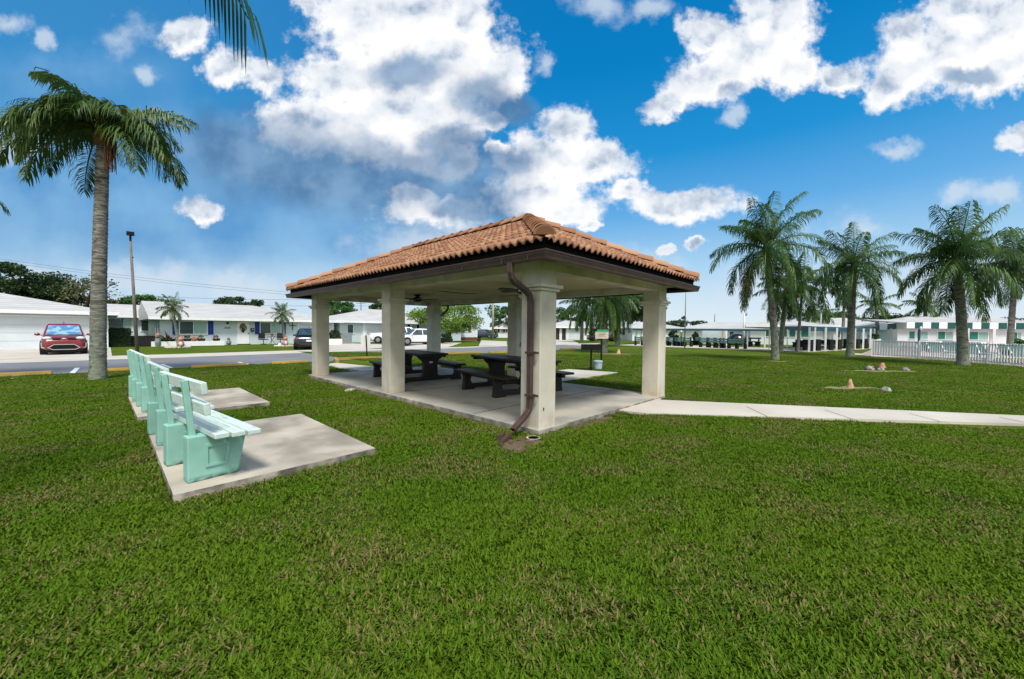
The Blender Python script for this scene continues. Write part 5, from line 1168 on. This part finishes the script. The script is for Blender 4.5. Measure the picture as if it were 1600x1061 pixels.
# tuft variants
V_=[];F_=[];var=[];rv=[]
NV=4
def tuft(kv,nb,rad,h):
    for i in range(nb):
        a=rs.uniform(0,6.283); r=rad*math.sqrt(rs.uniform()); x,y=r*math.cos(a),r*math.sin(a)
        hh=h*rs.uniform(.5,1.15); az=rs.uniform(0,6.283); ln=hh*rs.uniform(.25,1.1); w=rs.uniform(.0035,.0065)
        dx,dy=math.cos(az)*ln,math.sin(az)*ln; px_,py_=-math.sin(az)*w,math.cos(az)*w
        o=len(V_); V_.extend([(x-px_,y-py_,-.005),(x+px_,y+py_,-.005),(x+dx*.35+px_,y+dy*.35+py_,hh*.62),(x+dx*.35-px_,y+dy*.35-py_,hh*.62),(x+dx,y+dy,hh*.95)])
        F_.extend([(o,o+1,o+2,o+3),(o+3,o+2,o+4)]); q=rs.uniform(); rv.extend([q,q]); var.extend([kv]*5)
for k in range(NV): tuft(k,50,.085,.043)
nb=len(V_)
# points
pts=[]
def inside(u,v,m=.0):
    def rect(a,b,c,d): return (u>a-m)&(u<b+m)&(v>c-m)&(v<d+m)
    bad=rect(.36,2.2,4.3,6.95)|rect(.28,2.13,8.4,10.94)|rect(4.2,8.57,3.5,12.63)|rect(8.5,12.2,6.69,8.5)
    # path band
    a=np.array([7.3,3.3]); b=np.array([12.9,-5.2]); d=(b-a)/np.linalg.norm(b-a); nx,ny=-d[1],d[0]
    s=(u-a[0])*nx+(v-a[1])*ny; tt=(u-a[0])*d[0]+(v-a[1])*d[1]
    bad|=(np.abs(s)<.50+m)&(tt>-.2)
    bad|=(v<3.5+m)&(v>3.05-m)&(u>6.5-m)&(u<8.3+m)
    bad|=(v>18.15)&(u<7.3)
    bad|=(v>11.6)&(u>6.0)&(u<8.2)
    bad|=((u-3.75)/.62)**2+((v-3.42)/.34)**2<rs.uniform(.1,1.2,len(u))
    bad|=((u-5.5)/1.0)**2+((v-3.36)/.15)**2<rs.uniform(.1,1.2,len(u))
    bad|=(abs(u-4.12)<.07)&(v>4)&(v<12.6)
    for (px_,py_,ra,rb) in ((1330,607,1.2,.42),(1385,580.5,2.1,.5),(1213,565,.6,.4),(960,553.5,1.1,.4)):
        q=gp(px_,py_); du,dv=u-q[0],v-q[1]; w1=du*math.cos(-.73)+dv*math.sin(-.73); w2=-du*math.sin(-.73)+dv*math.cos(-.73); bad|=((w1/ra)**2+(w2/rb)**2<rs.uniform(.3,1.3,len(u)))
    return bad
for (d0,d1,den,sc) in ((-.3,3.2,330,1.0),(3.2,5.5,260,1.0),(5.5,9,190,1.1),(9,15,95,1.4),(15,24,36,2.0)):
    Wm=d1*1.45+2.6; n=int((d1-d0)*2*Wm*den); D=rs.uniform(d0,d1,n); X=rs.uniform(-Wm,Wm,n); k=np.abs(X)<D*1.4+2.6; D,X=D[k],X[k]
    u=X*CA+D*SA; v=-X*SA+D*CA; k=~inside(u,v,.035*sc); u,v=u[k],v[k]
    for a,b in zip(u,v): pts.append((a,b,sc))
P3=np.array(pts); npt=len(P3)
me=bpy.data.meshes.new('grass'); me.from_pydata(V_+[(p[0],p[1],0.) for p in pts],[],F_)
A=me.attributes.new('rnd','FLOAT','FACE'); A.data.foreach_set('value',rv)
A=me.attributes.new('variant','INT','POINT'); A.data.foreach_set('value',np.concatenate([np.array(var),100+rs.randint(0,NV,npt)]).astype(np.int32))
A=me.attributes.new('sc','FLOAT','POINT'); A.data.foreach_set('value',np.concatenate([np.ones(nb),P3[:,2]*rs.uniform(.85,1.2,npt)]).astype(np.float32))
A=me.attributes.new('rz','FLOAT','POINT'); A.data.foreach_set('value',np.concatenate([np.zeros(nb),rs.uniform(0,6.283,npt)]).astype(np.float32))
me.materials.append(MT['grass']); go=bpy.data.objects.new('grass',me); COL.objects.link(go); tag(go,'short green lawn grass with scattered dry straw blades','grass',kind='stuff')
ng=bpy.data.node_groups.new('scatter','GeometryNodeTree'); ng.interface.new_socket('Geometry',in_out='INPUT',socket_type='NodeSocketGeometry'); ng.interface.new_socket('Geometry',in_out='OUTPUT',socket_type='NodeSocketGeometry')
N=ng.nodes; L=ng.links; gi=N.new('NodeGroupInput'); g2=N.new('NodeGroupOutput'); J=N.new('GeometryNodeJoinGeometry')
def named(n,t):
    x=N.new('GeometryNodeInputNamedAttribute'); x.data_type=t; x.inputs[0].default_value=n; return x.outputs[0]
va=named('variant','INT')
def eq(val):
    c=N.new('FunctionNodeCompare'); c.data_type='INT'; c.operation='EQUAL'; L.new(va,c.inputs[2]); c.inputs[3].default_value=val; return c.outputs[0]
for k in range(NV):
    s1_=N.new('GeometryNodeSeparateGeometry'); s1_.domain='POINT'; L.new(gi.outputs[0],s1_.inputs[0]); L.new(eq(k),s1_.inputs[1])
    s2_=N.new('GeometryNodeSeparateGeometry'); s2_.domain='POINT'; L.new(gi.outputs[0],s2_.inputs[0]); L.new(eq(100+k),s2_.inputs[1])
    ip=N.new('GeometryNodeInstanceOnPoints'); L.new(s2_.outputs[0],ip.inputs['Points']); L.new(s1_.outputs[0],ip.inputs['Instance'])
    cx=N.new('ShaderNodeCombineXYZ'); L.new(named('rz','FLOAT'),cx.inputs[2]); L.new(cx.outputs[0],ip.inputs['Rotation'])
    cs=N.new('ShaderNodeCombineXYZ'); sc_=named('sc','FLOAT'); L.new(sc_,cs.inputs[0]); L.new(sc_,cs.inputs[1]); cs.inputs[2].default_value=1.; L.new(cs.outputs[0],ip.inputs['Scale'])
    L.new(ip.outputs[0],J.inputs[0])
L.new(J.outputs[0],g2.inputs[0])
md=go.modifiers.new('scatter','NODES'); md.node_group=ng
print('grass points',npt)
# ---------------------------------------------------------------- SKY
SUN_EL=58.; SUN_DIR=Vector((-.6,-1,0)).normalized()     # horizontal direction towards the sun
w=bpy.data.worlds.new('World'); SC.world=w; w.use_nodes=True; t=w.node_tree; N=t.nodes; L=t.links; N.clear()
out=N.new('ShaderNodeOutputWorld'); bg=N.new('ShaderNodeBackground'); bg.inputs[1].default_value=.1; L.new(bg.outputs[0],out.inputs[0])
tc=N.new('ShaderNodeTexCoord'); DIR=tc.outputs['Generated']
sky=N.new('ShaderNodeTexSky'); sky.sky_type='NISHITA'; sky.sun_disc=False; sky.sun_elevation=math.radians(SUN_EL); sky.sun_rotation=math.atan2(SUN_DIR.x,SUN_DIR.y)
def dot(v):
    n=N.new('ShaderNodeVectorMath'); n.operation='DOT_PRODUCT'; L.new(DIR,n.inputs[0]); n.inputs[1].default_value=v; return n.outputs['Value']
def mth(op,a,b=None,c=None):
    n=N.new('ShaderNodeMath'); n.operation=op
    for i,x in enumerate((a,b,c)):
        if x is None: continue
        if isinstance(x,(int,float)): n.inputs[i].default_value=x
        else: L.new(x,n.inputs[i])
    return n.outputs[0]
def comb(x,y,z=0.):
    n=N.new('ShaderNodeCombineXYZ')
    for i,s in enumerate((x,y,z)):
        if isinstance(s,(int,float)): n.inputs[i].default_value=s
        else: L.new(s,n.inputs[i])
    return n.outputs[0]
def rng(s,a,b,c=0.,d=1.,smooth=True):
    r=N.new('ShaderNodeMapRange'); r.interpolation_type='SMOOTHSTEP' if smooth else 'LINEAR'
    for i,x in ((1,a),(2,b),(3,c),(4,d)): r.inputs[i].default_value=x
    L.new(s,r.inputs[0]); return r.outputs[0]
def mix(f,a,b):
    x=N.new('ShaderNodeMix'); x.data_type='RGBA'
    if isinstance(f,(int,float)): x.inputs[0].default_value=f
    else: L.new(f,x.inputs[0])
    for s,i in ((a,6),(b,7)):
        if isinstance(s,tuple): x.inputs[i].default_value=(*s,1)
        else: L.new(s,x.inputs[i])
    return x.outputs[2]
def noise(v,sc,de=6,ro=.5,col=False):
    n=N.new('ShaderNodeTexNoise'); n.inputs['Scale'].default_value=sc; n.inputs['Detail'].default_value=de; n.inputs['Roughness'].default_value=ro; L.new(v,n.inputs['Vector']); return n.outputs[1] if col else n.outputs[0]
def vadd(a,b,op='ADD'):
    n=N.new('ShaderNodeVectorMath'); n.operation=op
    for i,s in ((0,a),(1,b)):
        if isinstance(s,tuple): n.inputs[i].default_value=s
        else: L.new(s,n.inputs[i])
    return n.outputs[0]
dF=mth('MAXIMUM',mth('ABSOLUTE',dot((SA,CA,0))),.12); dR=dot((CA,-SA,0)); dZ=dot((0,0,1))
# sky chart: units of 100 "photograph pixels" around the view direction (a gnomonic chart of real sky directions)
cx_=mth('MULTIPLY',mth('DIVIDE',dR,dF),6.08); cy_=mth('MULTIPLY',mth('DIVIDE',dZ,dF),6.08)
cy_=mth('SUBTRACT',cy_,mth('MULTIPLY',cx_,.0094))
Pc=comb(cx_,cy_)
def S(px,py): return ((px-800)/100,(515.1-py)/100)
n1=noise(Pc,.75,4,.5,True)
off=vadd(vadd(n1,(.5,.5,.5),'SUBTRACT'),(.62,.5,0),'MULTIPLY')
n1b=noise(Pc,3.6,5,.6,True); off2=vadd(vadd(n1b,(.5,.5,.5),'SUBTRACT'),(.34,.34,0),'MULTIPLY')
Pw=vadd(vadd(Pc,off),off2)
SPACES=[(0,1.15),(0,1.9),(0,3.4),(20,1.8),(-12,3.)]
def spaces(P):
    o=[]
    for rot,asp in SPACES:
        v=P
        if rot:
            n=N.new('ShaderNodeVectorRotate'); n.rotation_type='Z_AXIS'; n.inputs['Angle'].default_value=math.radians(-rot); L.new(P,n.inputs[0]); v=n.outputs[0]
        o.append(vadd(v,(1.,asp,0.),'MULTIPLY'))
    return o
SP=spaces(Pw)
def blobs(lst,sm=.25,SP=None):
    SP=SP or globals()['SP']; acc=None
    for b in lst:
        px,py,rx,ry=b[:4]; rot=b[4] if len(b)>4 else 0; g=b[5] if len(b)>5 else 0
        k=min(range(len(SPACES)),key=lambda i:abs(math.log(SPACES[i][1]/(rx/ry)))*1.2+abs(rot-SPACES[i][0])/22*(1 if rx/ry>1.3 else .4))
        ra,asp=SPACES[k]; c=S(px,py); q=math.radians(-ra); cx,cy=c[0]*math.cos(q)-c[1]*math.sin(q),c[0]*math.sin(q)+c[1]*math.cos(q)
        n=N.new('ShaderNodeVectorMath'); n.operation='DISTANCE'; L.new(SP[k],n.inputs[0]); n.inputs[1].default_value=(cx,cy*asp,0)
        v=mth('DIVIDE',n.outputs['Value'],(rx*ry*asp)**.5/100)
        if g: v=mth('ADD',v,g)
        acc=v if acc is None else mth('SMOOTH_MIN',acc,v,sm)
    return mth('SUBTRACT',1.,acc)
white=[(610,30,150,80),(680,100,140,75),(772,118,62,52),(545,125,90,60),(490,190,105,50),(600,225,120,45,-14),(640,180,130,80),(700,255,60,28),(722,35,50,50),(480,25,22,16),
 (300,62,42,34),(350,118,42,30),(412,130,52,22),(312,326,50,21,-6),
 (880,205,45,42),(858,250,88,45),(925,255,78,36,-5),(840,300,90,45),(870,330,70,30),(770,238,24,14),(765,200,30,18),(680,335,95,28,5),(640,310,40,18),
 (1060,322,95,34),(970,298,30,24,30),
 (1200,48,78,62),(1160,85,95,70,20),(1110,125,85,50,25),(1220,110,55,50),(1090,60,40,40),(1035,165,38,24,10),(1165,20,50,35),
 (1530,60,130,62,12),(1450,95,115,66,28),(1385,135,65,42,20),(1545,105,100,52,12),(1400,60,50,40),(1295,132,55,22,8),(1480,30,60,36),
 (1590,215,40,22,15),(1082,380,20,11,4),(1035,389,26,9,15),(915,355,18,10)]
thin=[(1385,228,60,20,14),(1135,186,34,18,20),(1490,303,55,24,14),(1555,302,60,26,8),(236,121,20,22),(20,42,45,28),(72,66,24,18),(500,294,30,14),(850,105,18,24),(930,317,24,18),(920,18,80,34,0),(1010,20,50,25),(230,435,170,28),(60,430,90,20),(380,450,180,32),(1340,360,220,26,0,.25),(1230,445,300,42,0,.15),(1500,445,200,50,0,.1),(700,390,250,50),(940,420,200,50,0,.1),(30,230,110,55,0,.25),(210,60,150,45,20,.35)]
grey=[(480,262,270,68,-8),(660,272,150,52,-4),(750,310,60,40),(640,120,60,38),(780,180,60,34),(750,160,44,62,20),(700,225,60,30),(790,262,48,30),(420,262,120,42,-15),(740,330,80,28),(1500,130,80,14,15,.2),(1130,150,50,10,20,.3)]
layer=[(300,330,420,110,-4),(520,300,300,90,-8),(60,300,260,110),(250,240,320,80,-15),(640,370,260,60),(120,120,260,70,10,.25)]
F0=blobs(white); Fs=blobs(white,SP=spaces(vadd(Pw,(-.10,.30,0))))
nf=noise(Pc,2.6,7,.6); nf2=noise(Pc,9,5,.6)
F1=mth('ADD',F0,mth('ADD',mth('MULTIPLY',mth('SUBTRACT',nf,.5),1.25),.05)); F1=mth('ADD',F1,mth('MULTIPLY',mth('SUBTRACT',nf2,.5),.30))
dens=rng(F1,-.06,.44)
Ft=mth('ADD',blobs(thin,.4),mth('MULTIPLY',mth('SUBTRACT',noise(Pc,1.6,6,.6),.5),1.6)); dthin=mth('MULTIPLY',rng(Ft,.05,.85),.72)
Fg=mth('ADD',blobs(grey,.4),mth('MULTIPLY',mth('SUBTRACT',noise(Pc,1.4,4,.45),.5),.8)); dg=rng(Fg,-.25,.55)
Fl=mth('ADD',blobs(layer,.5),mth('MULTIPLY',mth('SUBTRACT',noise(Pc,.8,4,.5),.5),.8)); dl=mth('MULTIPLY',rng(Fl,-.15,.75),.9)
# clear sky: physical sky, graded with elevation to the deep blue of the photograph
ramp=N.new('ShaderNodeValToRGB'); cr=ramp.color_ramp; L.new(rng(dZ,0.,.75,0.,1.,False),ramp.inputs[0])
stops=[(0,(222,232,238)),(.10,(200,222,238)),(.22,(158,202,234)),(.36,(96,168,224)),(.52,(30,142,208)),(.72,(0,124,192)),(1.,(0,108,176))]
cr.elements[0].position=0; cr.elements[0].color=(*lin(stops[0][1]),1); cr.elements[1].position=1; cr.elements[1].color=(*lin(stops[-1][1]),1)
for p,c in stops[1:-1]:
    e=cr.elements.new(p); e.color=(*lin(c),1)
sc_=N.new('ShaderNodeVectorMath'); sc_.operation='SCALE'; L.new(ramp.outputs[0],sc_.inputs[0]); sc_.inputs['Scale'].default_value=10.
clear=mix(.97,sky.outputs[0],sc_.outputs[0])
def K(c,k=1.): return tuple(x*10*k for x in lin(c))
leftf=rng(cx_,1.,-6.5)
col=mix(mth('MULTIPLY',leftf,.5),clear,mix(rng(cy_,.2,3.6),K((160,198,226)),K((74,136,188))))
lay=mix(rng(noise(Pc,.9,5,.5),.3,.7),K((84,146,200)),K((124,174,216)))
lay=mix(rng(cy_,.35,1.25),K((196,208,218)),lay)
col=mix(dl,col,lay)
col=mix(dthin,col,K((206,219,232)))
# relief: brighter where the cloud thins towards the sun side, greyer towards its underside
rel=mth('SUBTRACT',F0,Fs); sh=rng(rel,-.45,.60,1.05,.25)
nfs=noise(Pc,1.7,5,.5); nfu=noise(vadd(Pc,(-.06,.16,0)),1.7,5,.5); rl=mth('ADD',mth('MULTIPLY',mth('SUBTRACT',nfs,nfu),1.6),mth('MULTIPLY',mth('SUBTRACT',nf2,.5),.35))
lit=mth('ADD',mth('ADD',sh,rl),.12)
lit=mth('ADD',lit,mth('MULTIPLY',rng(F1,.2,.75),-.10))
cc=N.new('ShaderNodeValToRGB'); L.new(lit,cc.inputs[0]); e=cc.color_ramp.elements; e[0].position=0; e[0].color=(*[x for x in lin((148,169,195))],1); e[1].position=.9; e[1].color=(*lin((250,250,250)),1); x=e.new(.42); x.color=(*lin((224,230,238)),1)
s3=N.new('ShaderNodeVectorMath'); s3.operation='SCALE'; L.new(cc.outputs[0],s3.inputs[0]); s3.inputs['Scale'].default_value=10.
gcol=mix(rng(noise(Pc,1.6,6,.5),.35,.7),K((80,122,164)),K((124,160,196)))
wc=mix(mth('MULTIPLY',dg,.80),s3.outputs[0],gcol)
col=mix(mth('MULTIPLY',mth('MULTIPLY',dg,.92),rng(cx_,3.,0.)),col,gcol)
col=mix(dens,col,wc)
backf=rng(dot((SA,CA,0)),.05,-.35)  # unseen bright cloud sky behind the camera, added to lift and neutralise ambient light
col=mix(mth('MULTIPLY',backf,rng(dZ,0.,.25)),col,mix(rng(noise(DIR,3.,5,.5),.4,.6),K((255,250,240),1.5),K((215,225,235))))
# horizon and below
col=mix(rng(dZ,-.01,-.06),col,K((120,140,120)))
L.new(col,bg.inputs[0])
w.cycles.sampling_method='MANUAL'; w.cycles.sample_map_resolution=256
sl=bpy.data.lights.new('sun','SUN'); sl.energy=3.6; sl.angle=math.radians(13); sl.color=(1,.96,.90); so=bpy.data.objects.new('sun',sl); COL.objects.link(so)
d=Vector((SUN_DIR.x*math.cos(math.radians(SUN_EL)),SUN_DIR.y*math.cos(math.radians(SUN_EL)),math.sin(math.radians(SUN_EL))))
so.rotation_euler=d.to_track_quat('Z','Y').to_euler()
# ---------------------------------------------------------------- CAMERA
cam=bpy.data.cameras.new('camera'); cam.sensor_width=36; cam.lens=F/1600*36; cam.clip_end=3000; cam.clip_start=.05
co=bpy.data.objects.new('camera',cam); COL.objects.link(co); SC.camera=co
r0_=Vector((CA,-SA,0)); f0=Vector((SA,CA,0)); z_=Vector((0,0,1))
fw_=f0*math.cos(PITCH)+z_*math.sin(PITCH); up_=-f0*math.sin(PITCH)+z_*math.cos(PITCH)
rt=r0_*math.cos(ROLL)+up_*math.sin(ROLL); u2=-r0_*math.sin(ROLL)+up_*math.cos(ROLL)
Mx=Matrix((rt,u2,-fw_)).transposed().to_4x4(); Mx.translation=Vector((0,0,EYE)); co.matrix_world=Mx
SC.view_settings.view_transform='Standard'; SC.view_settings.look='None'; SC.view_settings.exposure=.12; SC.view_settings.gamma=1
SC.cycles.max_bounces=5; SC.cycles.transparent_max_bounces=8
